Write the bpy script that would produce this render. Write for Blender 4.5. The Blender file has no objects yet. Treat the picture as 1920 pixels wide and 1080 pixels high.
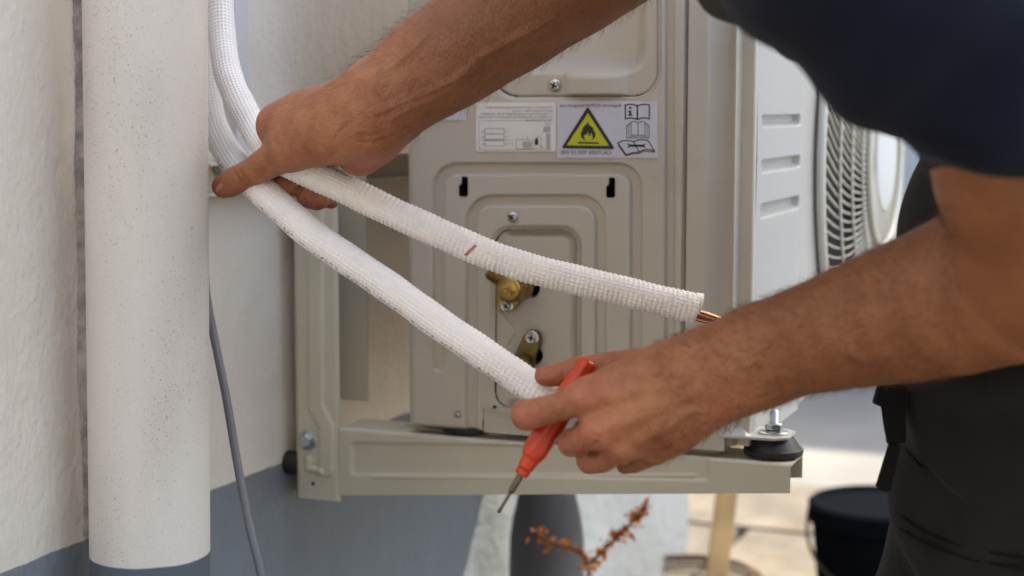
import bpy, bmesh, math, random
import numpy as np
from mathutils import Vector, Matrix

# ------------------------------------------------------------ camera, world, sun, exposure
S = bpy.context.scene
C = S.collection
FPX = 3100.0
PITCH = math.atan(340 / FPX)
YAW = math.radians(22)
CAM = np.array([0.0, 0.0, 0.92])
fw = np.array([-math.sin(YAW) * math.cos(PITCH), math.cos(YAW) * math.cos(PITCH), -math.sin(PITCH)])
rt = np.array([math.cos(YAW), math.sin(YAW), 0.0])
up = np.cross(rt, fw)
cd = bpy.data.cameras.new('camera')
cam = bpy.data.objects.new('camera', cd)
C.objects.link(cam)
cam.matrix_world = Matrix(((rt[0], up[0], -fw[0], CAM[0]), (rt[1], up[1], -fw[1], CAM[1]),
                           (rt[2], up[2], -fw[2], CAM[2]), (0, 0, 0, 1)))
cd.sensor_width = 36
cd.lens = 36 * FPX / 1920
cd.clip_start = 0.05
cd.clip_end = 300
cd.dof.use_dof = True
cd.dof.focus_distance = 1.38
cd.dof.aperture_fstop = 4.8
S.camera = cam

SUN_EL = math.radians(52)
SUN_AZ = math.radians(20)          # measured from +Y towards +X: the sun stands beyond the unit, a little away from the house
w = bpy.data.worlds.new('World')
S.world = w
w.use_nodes = True
nt = w.node_tree
sky = nt.nodes.new('ShaderNodeTexSky')
sky.sky_type = 'NISHITA'
sky.sun_disc = False
sky.sun_elevation = SUN_EL
sky.sun_rotation = SUN_AZ
bg = nt.nodes['Background']
nt.links.new(sky.outputs[0], bg.inputs[0])
sky.air_density = 0.7
sky.dust_density = 3.0
sky.ozone_density = 0.6
bg.inputs[1].default_value = 0.15
sd = bpy.data.lights.new('sun', 'SUN')
sun = bpy.data.objects.new('sun', sd)
C.objects.link(sun)
sd.energy = 2.0
sd.angle = math.radians(0.55)
sd.color = (1.0, 0.94, 0.86)
sdir = Vector((math.sin(SUN_AZ) * math.cos(SUN_EL), math.cos(SUN_AZ) * math.cos(SUN_EL), math.sin(SUN_EL)))
sun.rotation_euler = sdir.to_track_quat('Z', 'Y').to_euler()
S.view_settings.view_transform = 'Standard'
S.view_settings.look = 'None'
S.view_settings.gamma = 1
S.view_settings.use_curve_mapping = False
S.view_settings.exposure = 2.80
S.view_settings.use_white_balance = True
S.view_settings.white_balance_temperature = 7500
S.view_settings.white_balance_tint = 2

random.seed(7)
rng = np.random.default_rng(7)

# ------------------------------------------------------------ geometry helpers
def ray(px, py):
    return fw + (px - 960) / FPX * rt - (py - 540) / FPX * up
def P(px, py, d):
    return CAM + d * ray(px, py)
def onY(px, py, Y):                # point of the plane y = Y seen at that place
    r = ray(px, py); return CAM + r * (Y - CAM[1]) / r[1]
def onX(px, py, X):
    r = ray(px, py); return CAM + r * (X - CAM[0]) / r[0]
def proj(p):
    q = np.asarray(p) - CAM
    d = q @ fw
    return 960 + FPX * (q @ rt) / d, 540 - FPX * (q @ up) / d, d

def finish(name, me, mat, parent=None, smooth=False):
    if mat is not None:
        for m in (mat if isinstance(mat, (list, tuple)) else [mat]):
            me.materials.append(m)
    o = bpy.data.objects.new(name, me)
    C.objects.link(o)
    if parent is not None:
        o.parent = parent
        o.matrix_parent_inverse = Matrix.Identity(4)
        if parent.type == 'EMPTY' or True:
            # children are modelled in world space; undo the parent's own placement
            mw = parent['_w'] if '_w' in parent else None
            if mw is not None:
                o.matrix_parent_inverse = Matrix.Translation(-Vector(mw))
    if smooth:
        me.polygons.foreach_set('use_smooth', [True] * len(me.polygons))
    return o

def mesh(name, verts, faces, mat, parent=None, smooth=False):
    me = bpy.data.meshes.new(name)
    me.from_pydata([tuple(map(float, v)) for v in verts], [], [tuple(f) for f in faces])
    me.update()
    return finish(name, me, mat, parent, smooth)

def meshnp(name, V, F, mat, parent=None, smooth=True):
    me = bpy.data.meshes.new(name)
    V = np.asarray(V, np.float32); F = np.asarray(F, np.int32)
    k = F.shape[1]
    me.vertices.add(len(V)); me.vertices.foreach_set('co', V.ravel())
    me.loops.add(F.size); me.loops.foreach_set('vertex_index', F.ravel())
    me.polygons.add(len(F))
    me.polygons.foreach_set('loop_start', np.arange(0, F.size, k, dtype=np.int32))
    me.polygons.foreach_set('loop_total', np.full(len(F), k, np.int32))
    me.update(calc_edges=True); me.validate()
    return finish(name, me, mat, parent, smooth)

def bmobj(name, bm, mat, parent=None, smooth=False):
    bmesh.ops.recalc_face_normals(bm, faces=bm.faces)
    me = bpy.data.meshes.new(name); bm.to_mesh(me); bm.free()
    o = finish(name, me, mat, parent, smooth)
    return o

def thing(name, label, cat, loc=(0, 0, 0), group=None):
    o = bpy.data.objects.new(name, None); C.objects.link(o)
    o.location = loc; o.empty_display_size = .05
    o['_w'] = [float(c) for c in loc]
    o['label'] = label; o['category'] = cat
    if group: o['group'] = group
    return o
def tag(o, label, cat, group=None):
    o['label'] = label; o['category'] = cat
    if group: o['group'] = group
    return o

def add_box(bm, x0, x1, y0, y1, z0, z1, bev=0):
    vs = [bm.verts.new(v) for v in ((x0,y0,z0),(x1,y0,z0),(x1,y1,z0),(x0,y1,z0),(x0,y0,z1),(x1,y0,z1),(x1,y1,z1),(x0,y1,z1))]
    fs = [bm.faces.new([vs[i] for i in f]) for f in ((0,3,2,1),(4,5,6,7),(0,1,5,4),(1,2,6,5),(2,3,7,6),(3,0,4,7))]
    if bev:
        es = {e for f in fs for e in f.edges}
        bmesh.ops.bevel(bm, geom=list(es), offset=bev, segments=2, affect='EDGES', profile=.6)
def box(name, x0, x1, y0, y1, z0, z1, mat, parent=None, bev=0):
    bm = bmesh.new(); add_box(bm, x0, x1, y0, y1, z0, z1, bev)
    return bmobj(name, bm, mat, parent)

def prism(name, pts, nvec, mat, parent=None, bev=0, smooth=False):
    """extrude a planar outline (3D points) along nvec"""
    bm = bmesh.new()
    nvec = Vector(nvec)
    a = [bm.verts.new(Vector(map(float, p))) for p in pts]
    b = [bm.verts.new(Vector(map(float, p)) + nvec) for p in pts]
    n = len(pts)
    bm.faces.new(a); bm.faces.new(b[::-1])
    for i in range(n): bm.faces.new((a[i], b[i], b[(i+1) % n], a[(i+1) % n]))
    if bev:
        bmesh.ops.bevel(bm, geom=list(bm.edges), offset=bev, segments=2, affect='EDGES', profile=.6)
    return bmobj(name, bm, mat, parent, smooth)

def frame(axis):
    a = np.asarray(axis, float); a = a / np.linalg.norm(a)
    t = np.array([0, 0, 1.]) if abs(a[2]) < .9 else np.array([1., 0, 0])
    u = np.cross(a, t); u /= np.linalg.norm(u)
    return a, u, np.cross(a, u)

def lathe(name, base, axis, prof, mat, parent=None, n=32, smooth=True, phase=0, cap=True):
    """prof: list of (distance along axis, radius)"""
    a, u, v = frame(axis)
    base = np.asarray(base, float)
    V = []; F = []
    for (t, r) in prof:
        for i in range(n):
            th = phase + 2 * math.pi * i / n
            V.append(base + a * t + r * (math.cos(th) * u + math.sin(th) * v))
    for j in range(len(prof) - 1):
        for i in range(n):
            F.append((j*n+i, j*n+(i+1) % n, (j+1)*n+(i+1) % n, (j+1)*n+i))
    if cap:
        F.append(tuple(range(n))[::-1]); F.append(tuple((len(prof)-1)*n+i for i in range(n)))
    bm = bmesh.new()
    vs = [bm.verts.new(v) for v in V]
    for f in F:
        try: bm.faces.new([vs[i] for i in f])
        except ValueError: pass
    o = bmobj(name, bm, mat, parent, False)
    if smooth:
        me = o.data
        sm = [len(p.vertices) == 4 for p in me.polygons]
        me.polygons.foreach_set('use_smooth', sm)
        me.set_sharp_from_angle(angle=math.radians(40))
    return o

def spline(pts, n):
    pts = np.asarray(pts, float)
    Q = np.vstack([2*pts[0]-pts[1], pts, 2*pts[-1]-pts[-2]])
    out = []
    m = len(pts) - 1
    for i in range(m):
        p0, p1, p2, p3 = Q[i], Q[i+1], Q[i+2], Q[i+3]
        for t in np.linspace(0, 1, 40, endpoint=False):
            out.append(.5*((2*p1)+(-p0+p2)*t+(2*p0-5*p1+4*p2-p3)*t*t+(-p0+3*p1-3*p2+p3)*t**3))
    out.append(pts[-1]); out = np.array(out)
    L = np.r_[0, np.cumsum(np.linalg.norm(np.diff(out[:, :3], axis=0), axis=1))]
    s = np.linspace(0, L[-1], n)
    return np.stack([np.interp(s, L, out[:, k]) for k in range(out.shape[1])], 1), s

def plen(pts):
    q = spline(pts, 400)[0]; return float(np.linalg.norm(np.diff(q, axis=0), axis=1).sum())
def tube(name, pts, r, mat, parent=None, nseg=80, nr=12, disp=None, uv=False, cap=True):
    pts, s = spline(pts, nseg)
    T = np.gradient(pts, axis=0); T /= np.linalg.norm(T, axis=1)[:, None]
    ref = CAM - pts
    A = ref - (ref * T).sum(1)[:, None] * T; A /= np.linalg.norm(A, axis=1)[:, None]
    B = np.cross(T, A)
    th = np.linspace(0, 2*math.pi, nr, endpoint=False)
    R = np.full((nseg, nr), r) if np.isscalar(r) else np.repeat(np.interp(s/s[-1], *r)[:, None], nr, 1)
    if disp is not None: R = R + disp(s[:, None], th[None, :])
    V = pts[:, None, :] + R[..., None] * (np.cos(th)[None, :, None]*A[:, None, :] + np.sin(th)[None, :, None]*B[:, None, :])
    idx = np.arange(nseg*nr).reshape(nseg, nr)
    F = np.stack([idx[:-1], np.roll(idx, -1, 1)[:-1], np.roll(idx, -1, 1)[1:], idx[1:]], -1).reshape(-1, 4)
    o = meshnp(name, V.reshape(-1, 3), F, mat, parent)
    if uv:
        me = o.data
        ul = me.uv_layers.new(name='tube')
        li = np.zeros(len(me.loops), np.int32); me.loops.foreach_get('vertex_index', li)
        U = s[li // nr]; W = (li % nr) / nr
        # keep the seam on one side
        Wq = W.reshape(-1, 4); wrap = (Wq.max(1) - Wq.min(1)) > .5
        Wq[wrap] = np.where(Wq[wrap] < .5, Wq[wrap]+1, Wq[wrap])
        ul.data.foreach_set('uv', np.stack([U, Wq.ravel()], 1).astype(np.float32).ravel())
    return o

# ------------------------------------------------------------ materials
def mat(name, col, rough=.6, metal=0, var=.0, vscale=20, bump=0, bscale=200, spec=.5, sss=0, sssr=(1, .3, .15),
        coat=0, detail=4, bdist=.001, emission=None, dirt=0, dirtcol=(.2, .17, .13), dscale=15, dthr=.55):
    m = bpy.data.materials.new(name); m.use_nodes = True
    N = m.node_tree.nodes; L = m.node_tree.links
    b = N['Principled BSDF']
    b.inputs['Base Color'].default_value = (*col, 1)
    b.inputs['Roughness'].default_value = rough
    b.inputs['Metallic'].default_value = metal
    b.inputs['Specular IOR Level'].default_value = spec
    b.inputs['Coat Weight'].default_value = coat
    if sss:
        b.inputs['Subsurface Weight'].default_value = sss
        b.inputs['Subsurface Radius'].default_value = sssr
        b.inputs['Subsurface Scale'].default_value = .004
    tc = N.new('ShaderNodeTexCoord')
    src = None
    if var:
        n = N.new('ShaderNodeTexNoise'); n.inputs['Scale'].default_value = vscale; n.inputs['Detail'].default_value = detail
        L.new(tc.outputs['Object'], n.inputs['Vector'])
        mx = N.new('ShaderNodeMix'); mx.data_type = 'RGBA'
        mx.inputs['A'].default_value = (*[c*(1-var) for c in col], 1)
        mx.inputs['B'].default_value = (*[min(1, c*(1+var)) for c in col], 1)
        mr = N.new('ShaderNodeMapRange'); mr.inputs[1].default_value = .3; mr.inputs[2].default_value = .7
        L.new(n.outputs['Fac'], mr.inputs[0]); L.new(mr.outputs[0], mx.inputs['Factor'])
        src = mx.outputs['Result']
    if dirt:
        n = N.new('ShaderNodeTexNoise'); n.inputs['Scale'].default_value = dscale; n.inputs['Detail'].default_value = 8; n.inputs['Roughness'].default_value = .7
        L.new(tc.outputs['Object'], n.inputs['Vector'])
        mr = N.new('ShaderNodeMapRange'); mr.inputs[1].default_value = dthr; mr.inputs[2].default_value = dthr+.15
        mr.inputs[4].default_value = dirt
        L.new(n.outputs['Fac'], mr.inputs[0])
        mx = N.new('ShaderNodeMix'); mx.data_type = 'RGBA'
        if src: L.new(src, mx.inputs['A'])
        else: mx.inputs['A'].default_value = (*col, 1)
        mx.inputs['B'].default_value = (*dirtcol, 1)
        L.new(mr.outputs[0], mx.inputs['Factor']); src = mx.outputs['Result']
    if src: L.new(src, b.inputs['Base Color'])
    if bump:
        n = N.new('ShaderNodeTexNoise'); n.inputs['Scale'].default_value = bscale; n.inputs['Detail'].default_value = 3
        L.new(tc.outputs['Object'], n.inputs['Vector'])
        bp = N.new('ShaderNodeBump'); bp.inputs['Strength'].default_value = bump; bp.inputs['Distance'].default_value = bdist
        L.new(n.outputs['Fac'], bp.inputs['Height']); L.new(bp.outputs[0], b.inputs['Normal'])
    return m
def nodes(m): return m.node_tree.nodes, m.node_tree.links, m.node_tree.nodes['Principled BSDF']

M = {}
M['unit'] = mat('beige_powder_coat', (.50, .447, .372), rough=.40, var=.04, vscale=6, bump=.10, bscale=900, bdist=.0003, dirt=.35, dirtcol=(.36, .30, .235), dscale=9, dthr=.55)
M['unit_front'] = mat('beige_glossy_enamel', (.44, .42, .39), rough=.30, var=.02, vscale=8, bump=.22, bscale=500, bdist=.0004)
M['front'] = mat('pale_gloss_enamel', (.45, .435, .41), rough=.24, spec=.55, coat=.1, var=.02, vscale=8, bump=.2, bscale=500, bdist=.0003)
M['handle'] = mat('beige_moulded_plastic', (.49, .43, .35), rough=.55, bump=.1, bscale=900, bdist=.0003, var=.03)
M['bracket'] = mat('grey_green_bracket_paint', (.57, .53, .425), rough=.42, var=.04, vscale=12, bump=.08, bscale=400, bdist=.0004, dirt=.35, dirtcol=(.30, .24, .17), dscale=24, dthr=.62)
M['dark'] = mat('dark_cavity', (.006, .006, .006), rough=.8)
M['rubber'] = mat('black_rubber', (.012, .012, .013), rough=.55, bump=.1, bscale=300)
M['zinc'] = mat('zinc_plated_steel', (.50, .53, .55), rough=.28, metal=1, var=.12, vscale=200, bump=.05, bscale=500, bdist=.0003)
M['steel'] = mat('bright_steel', (.55, .54, .52), rough=.25, metal=1, var=.08, vscale=300)
M['dark_steel'] = mat('worn_tool_steel', (.12, .108, .095), rough=.35, metal=1, var=.2, vscale=200)
M['brass'] = mat('brass', (.36, .235, .08), rough=.34, metal=1, var=.22, vscale=90, bump=.12, bscale=350, bdist=.0004, dirt=.5, dirtcol=(.16, .10, .04), dscale=120, dthr=.56)
M['copper'] = mat('copper', (.72, .36, .22), rough=.22, metal=1, var=.1, vscale=100)
M['label_w'] = mat('white_sticker', (.74, .71, .68), rough=.5, var=.02)
M['label_v'] = mat('lavender_white_sticker', (.56, .555, .62), rough=.35, var=.03, vscale=30)
M['ink'] = mat('black_ink', (.014, .014, .018), rough=.5)
M['ink_grey'] = mat('grey_ink', (.20, .19, .19), rough=.6)
M['yellow'] = mat('yellow_print', (.52, .53, .015), rough=.45)
M['old_brass'] = mat('tarnished_brass', (.19, .14, .06), rough=.42, metal=1, var=.3, vscale=90, bump=.15, bscale=300, bdist=.0004)
M['red'] = mat('red_translucent_plastic', (.52, .040, .010), rough=.28, sss=.3, sssr=(1, .1, .05), spec=.5, var=.1, vscale=60)
M['cable'] = mat('grey_cable_sheath', (.13, .135, .15), rough=.5, var=.06, vscale=60, bump=.1, bscale=200)
M['grille'] = mat('cream_grille_plastic', (.60, .56, .49), rough=.45)
M['badge'] = mat('white_plastic_badge', (.60, .61, .62), rough=.4)
M['navy'] = mat('navy_cotton_jersey', (.0045, .0065, .015), rough=.95, spec=.15, var=.15, vscale=25, bump=.35, bscale=900, bdist=.0006)
M['trouser'] = mat('charcoal_work_cloth', (.018, .0175, .0175), rough=.95, spec=.12, var=.15, vscale=30, bump=.4, bscale=1200, bdist=.0006)
M['black_cloth'] = mat('black_webbing', (.008, .008, .008), rough=.9, spec=.15, bump=.3, bscale=900)
for _m in (M['navy'], M['trouser']): _m.node_tree.nodes['Principled BSDF'].inputs['Sheen Weight'].default_value = .04
M['wood'] = mat('pale_timber', (.50, .33, .16), rough=.7, var=.25, vscale=14, bump=.2, bscale=80)
M['paving'] = mat('warm_stone_paving', (.108, .095, .083), rough=.9, spec=.1, var=.35, vscale=6, bump=.4, bscale=60, bdist=.003, dirt=.5, dirtcol=(.08, .05, .035), dscale=5, dthr=.52)
M['joint'] = mat('dark_joint_soil', (.07, .055, .045), rough=.95, var=.3, vscale=30)
M['concrete'] = mat('grey_concrete_ground', (.14, .137, .135), rough=.95, spec=.05, var=.35, vscale=1.3, bump=.3, bscale=40, bdist=.004)
M['garden_wall'] = mat('pale_garden_render', (.40, .38, .36), rough=.9, var=.12, vscale=2.5, bump=.3, bscale=30)
M['bucket'] = mat('dark_blue_plastic', (.004, .005, .007), rough=1, spec=0, var=.1, vscale=10)
M['bin'] = mat('dark_grey_plastic', (.13, .125, .13), rough=.9, spec=.1, var=.1, vscale=10)
M['leaf'] = mat('orange_autumn_leaf', (.85, .24, .02), rough=.6, var=.3, vscale=40)
M['rope'] = mat('dark_brown_rope', (.06, .035, .025), rough=.9, spec=.1)
M['twig'] = mat('brown_twig', (.10, .05, .03), rough=.8)
M['old_board'] = mat('weathered_board', (.11, .105, .10), rough=.9, var=.3, vscale=9, bump=.3, bscale=60)
M['roof'] = mat('painted_soffit_boards', (.50, .49, .47), rough=.8, var=.06)
M['trunking'] = mat('white_pvc', (.66, .65, .68), rough=.35)
M['nail'] = mat('fingernail', (.40, .20, .14), rough=.4, spec=.5, sss=.2)
M['hair'] = mat('brown_body_hair', (.085, .034, .014), rough=.6)
M['scalp_hair'] = mat('dark_brown_hair', (.03, .017, .01), rough=.7, bump=.6, bscale=200)
M['boot'] = mat('brown_boot_leather', (.05, .032, .02), rough=.6, var=.2)

def wall_mat(name, white, grey, zline, wob, pip, bstr, bscale, speck=0, streak=False):
    """painted masonry: white above, blue grey plinth paint below an uneven brushed line"""
    m = bpy.data.materials.new(name); m.use_nodes = True
    N, L, b = nodes(m)
    b.inputs['Roughness'].default_value = .82; b.inputs['Specular IOR Level'].default_value = .3
    g = N.new('ShaderNodeNewGeometry'); sp = N.new('ShaderNodeSeparateXYZ'); L.new(g.outputs['Position'], sp.inputs[0])
    nz = N.new('ShaderNodeTexNoise'); nz.inputs['Scale'].default_value = 28; nz.inputs['Detail'].default_value = 3
    L.new(g.outputs['Position'], nz.inputs['Vector'])
    ma = N.new('ShaderNodeMath'); ma.operation = 'MULTIPLY_ADD'; ma.inputs[1].default_value = wob
    L.new(nz.outputs['Fac'], ma.inputs[0]); L.new(sp.outputs['Z'], ma.inputs[2])
    mr = N.new('ShaderNodeMapRange'); mr.inputs[1].default_value = zline+wob*.5-.0008; mr.inputs[2].default_value = zline+wob*.5+.0008
    L.new(ma.outputs[0], mr.inputs[0])
    n2 = N.new('ShaderNodeTexNoise'); n2.inputs['Scale'].default_value = 5; n2.inputs['Detail'].default_value = 6
    L.new(g.outputs['Position'], n2.inputs['Vector'])
    mw = N.new('ShaderNodeMix'); mw.data_type = 'RGBA'
    mw.inputs['A'].default_value = (*[c*.84 for c in white], 1); mw.inputs['B'].default_value = (*[c*1.05 for c in white], 1)
    L.new(n2.outputs['Fac'], mw.inputs['Factor'])
    mg = N.new('ShaderNodeMix'); mg.data_type = 'RGBA'
    mg.inputs['A'].default_value = (*[c*.8 for c in grey], 1); mg.inputs['B'].default_value = (*[c*1.2 for c in grey], 1)
    L.new(n2.outputs['Fac'], mg.inputs['Factor'])
    src = mw.outputs['Result']
    if speck:
        # grime specks
        n3 = N.new('ShaderNodeTexNoise'); n3.inputs['Scale'].default_value = 620; n3.inputs['Detail'].default_value = 2
        L.new(g.outputs['Position'], n3.inputs['Vector'])
        n4 = N.new('ShaderNodeTexNoise'); n4.inputs['Scale'].default_value = 14; n4.inputs['Detail'].default_value = 4
        mp4 = N.new('ShaderNodeMapping'); mp4.inputs['Scale'].default_value = (1, 1, .3)
        L.new(g.outputs['Position'], mp4.inputs[0]); L.new(mp4.outputs[0], n4.inputs['Vector'])
        r4 = N.new('ShaderNodeMapRange'); r4.inputs[1].default_value = .45; r4.inputs[2].default_value = .7
        r4.inputs[3].default_value = .0; r4.inputs[4].default_value = .10
        L.new(n4.outputs['Fac'], r4.inputs[0])
        ad = N.new('ShaderNodeMath'); ad.operation = 'ADD'; L.new(n3.outputs['Fac'], ad.inputs[0]); L.new(r4.outputs[0], ad.inputs[1])
        r3 = N.new('ShaderNodeMapRange'); r3.inputs[1].default_value = .70; r3.inputs[2].default_value = .74; r3.inputs[4].default_value = speck
        L.new(ad.outputs[0], r3.inputs[0])
        ms = N.new('ShaderNodeMix'); ms.data_type = 'RGBA'; L.new(src, ms.inputs['A']); ms.inputs['B'].default_value = (.14, .115, .10, 1)
        L.new(r3.outputs[0], ms.inputs['Factor'])
        # broad dusty smears under the specks
        r5 = N.new('ShaderNodeMapRange'); r5.inputs[1].default_value = .48; r5.inputs[2].default_value = .75; r5.inputs[4].default_value = .35
        L.new(n4.outputs['Fac'], r5.inputs[0])
        m5 = N.new('ShaderNodeMix'); m5.data_type = 'RGBA'; L.new(ms.outputs['Result'], m5.inputs['A']); m5.inputs['B'].default_value = (.42, .37, .34, 1)
        L.new(r5.outputs[0], m5.inputs['Factor'])
        src = m5.outputs['Result']
    mx = N.new('ShaderNodeMix'); mx.data_type = 'RGBA'
    L.new(mg.outputs['Result'], mx.inputs['A']); L.new(src, mx.inputs['B']); L.new(mr.outputs[0], mx.inputs['Factor'])
    L.new(mx.outputs['Result'], b.inputs['Base Color'])
    nb = N.new('ShaderNodeTexNoise'); nb.inputs['Scale'].default_value = bscale; nb.inputs['Detail'].default_value = 5
    mp = N.new('ShaderNodeMapping')
    if streak: mp.inputs['Scale'].default_value = (1, 1, .8)
    L.new(g.outputs['Position'], mp.inputs[0]); L.new(mp.outputs[0], nb.inputs['Vector'])
    nb2 = N.new('ShaderNodeTexNoise'); nb2.inputs['Scale'].default_value = bscale*.2; nb2.inputs['Detail'].default_value = 3
    L.new(mp.outputs[0], nb2.inputs['Vector'])
    ad2 = N.new('ShaderNodeMath'); ad2.operation = 'MULTIPLY_ADD'; ad2.inputs[1].default_value = 2.0
    L.new(nb2.outputs['Fac'], ad2.inputs[0]); L.new(nb.outputs['Fac'], ad2.inputs[2])
    bp = N.new('ShaderNodeBump'); bp.inputs['Strength'].default_value = bstr; bp.inputs['Distance'].default_value = pip
    L.new(ad2.outputs[0], bp.inputs['Height']); L.new(bp.outputs[0], b.inputs['Normal'])
    return m

XW = -0.868                                  # the wall face
ZL = float(onX(540, 862, XW)[2])             # height of the plinth paint line
M['wall'] = wall_mat('white_masonry_with_grey_plinth', (.82, .75, .675), (.205, .228, .258), ZL, .006, .0016, .9, 150, streak=True)
M['pipe'] = wall_mat('painted_downpipe', (.70, .66, .62), (.095, .12, .145), ZL+.001, .002, .0007, .5, 420, speck=.6)

# skin
def skin_mat():
    m = bpy.data.materials.new('skin'); m.use_nodes = True
    N, L, b = nodes(m)
    g = N.new('ShaderNodeNewGeometry')
    def noise(sc, det=4, rough=.6):
        n = N.new('ShaderNodeTexNoise'); n.inputs['Scale'].default_value = sc; n.inputs['Detail'].default_value = det
        n.inputs['Roughness'].default_value = rough; L.new(g.outputs['Position'], n.inputs['Vector']); return n
    def mix(a, bcol, fac):
        mx = N.new('ShaderNodeMix'); mx.data_type = 'RGBA'
        if isinstance(a, tuple): mx.inputs['A'].default_value = (*a, 1)
        else: L.new(a, mx.inputs['A'])
        mx.inputs['B'].default_value = (*bcol, 1); L.new(fac, mx.inputs['Factor']); return mx.outputs['Result']
    def rng_(src, a, bb, lo=0, hi=1):
        r = N.new('ShaderNodeMapRange'); r.inputs[1].default_value = a; r.inputs[2].default_value = bb
        r.inputs[3].default_value = lo; r.inputs[4].default_value = hi; L.new(src, r.inputs[0]); return r.outputs[0]
    c = mix((.40, .165, .082), (.24, .083, .037), rng_(noise(26, 6, .65).outputs['Fac'], .36, .64))
    at = N.new('ShaderNodeAttribute'); at.attribute_name = 'pink'
    c = mix(c, (.42, .135, .085), rng_(at.outputs['Fac'], 0, 1, 0, .85))
    c = mix(c, (.37, .15, .078), rng_(noise(75, 5).outputs['Fac'], .48, .66, 0, .6))
    c = mix(c, (.17, .065, .03), rng_(noise(260, 2).outputs['Fac'], .64, .72, 0, .55))
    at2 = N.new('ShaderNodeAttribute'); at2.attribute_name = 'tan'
    c = mix(c, (.19, .072, .03), rng_(at2.outputs['Fac'], 0, 1, 0, .72))  # darker forearms: suntan plus shade painted into the skin colour
    L.new(c, b.inputs['Base Color'])
    b.inputs['Roughness'].default_value = .5; b.inputs['Specular IOR Level'].default_value = .4
    b.inputs['Subsurface Weight'].default_value = .12
    b.inputs['Subsurface Radius'].default_value = (1, .35, .2); b.inputs['Subsurface Scale'].default_value = .003
    v = N.new('ShaderNodeTexVoronoi'); v.inputs['Scale'].default_value = 420; L.new(g.outputs['Position'], v.inputs['Vector'])
    b1 = N.new('ShaderNodeBump'); b1.inputs['Strength'].default_value = .7; b1.inputs['Distance'].default_value = .0007
    L.new(v.outputs['Distance'], b1.inputs['Height'])
    n = noise(55, 7, .68)
    b2 = N.new('ShaderNodeBump'); b2.inputs['Strength'].default_value = .6; b2.inputs['Distance'].default_value = .0030
    L.new(n.outputs['Fac'], b2.inputs['Height']); L.new(b1.outputs[0], b2.inputs['Normal']); L.new(b2.outputs[0], b.inputs['Normal'])
    return m
M['skin'] = skin_mat()

def hose_mat(name, ink_lo, ink_hi, ink_col, ink_thr, s_lo=0, s_hi=9, slant=0.0):
    m = bpy.data.materials.new(name); m.use_nodes = True
    N, L, b = nodes(m)
    b.inputs['Roughness'].default_value = .6
    b.inputs['Subsurface Weight'].default_value = .1; b.inputs['Subsurface Scale'].default_value = .003
    uv = N.new('ShaderNodeUVMap'); uv.uv_map = 'tube'
    sp = N.new('ShaderNodeSeparateXYZ'); L.new(uv.outputs[0], sp.inputs[0])
    def M2(op, a, bb=None):
        n = N.new('ShaderNodeMath'); n.operation = op
        for i, x in enumerate((a, bb)):
            if x is None: continue
            if isinstance(x, (int, float)): n.inputs[i].default_value = x
            else: L.new(x, n.inputs[i])
        return n.outputs[0]
    yy = M2('FRACT', M2('ADD', sp.outputs['Y'], .5))
    def band(src, lo, hi):
        return M2('MULTIPLY', M2('GREATER_THAN', src, lo), M2('LESS_THAN', src, hi))
    mp = N.new('ShaderNodeMapping'); mp.inputs['Scale'].default_value = (330, 52, 1); L.new(uv.outputs[0], mp.inputs[0])
    n = N.new('ShaderNodeTexNoise'); n.inputs['Scale'].default_value = 1; n.inputs['Detail'].default_value = 2; L.new(mp.outputs[0], n.inputs['Vector'])
    nn = N.new('ShaderNodeTexNoise'); nn.inputs['Scale'].default_value = 9; L.new(uv.outputs[0], nn.inputs['Vector'])
    f = M2('MULTIPLY', band(yy, ink_lo, ink_hi), M2('GREATER_THAN', n.outputs['Fac'], ink_thr))
    f = M2('MULTIPLY', f, band(M2('ADD', sp.outputs['X'], M2('MULTIPLY', M2('SUBTRACT', yy, .52), slant)), s_lo, s_hi))
    f = M2('MULTIPLY', f, M2('GREATER_THAN', M2('SINE', M2('MULTIPLY', sp.outputs['X'], 190)), -.75))
    g = N.new('ShaderNodeNewGeometry')
    n2 = N.new('ShaderNodeTexNoise'); n2.inputs['Scale'].default_value = 60; L.new(g.outputs['Position'], n2.inputs['Vector'])
    mx0 = N.new('ShaderNodeMix'); mx0.data_type = 'RGBA'; mx0.inputs['A'].default_value = (.74, .70, .69, 1); mx0.inputs['B'].default_value = (.84, .81, .80, 1)
    L.new(n2.outputs['Fac'], mx0.inputs['Factor'])
    mx = N.new('ShaderNodeMix'); mx.data_type = 'RGBA'; L.new(mx0.outputs['Result'], mx.inputs['A']); mx.inputs['B'].default_value = (*ink_col, 1)
    L.new(M2('MULTIPLY', f, .8), mx.inputs['Factor'])
    L.new(mx.outputs['Result'], b.inputs['Base Color'])
    return m

# ------------------------------------------------------------ the setting
def structure(o): o['kind'] = 'structure'; return o

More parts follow.
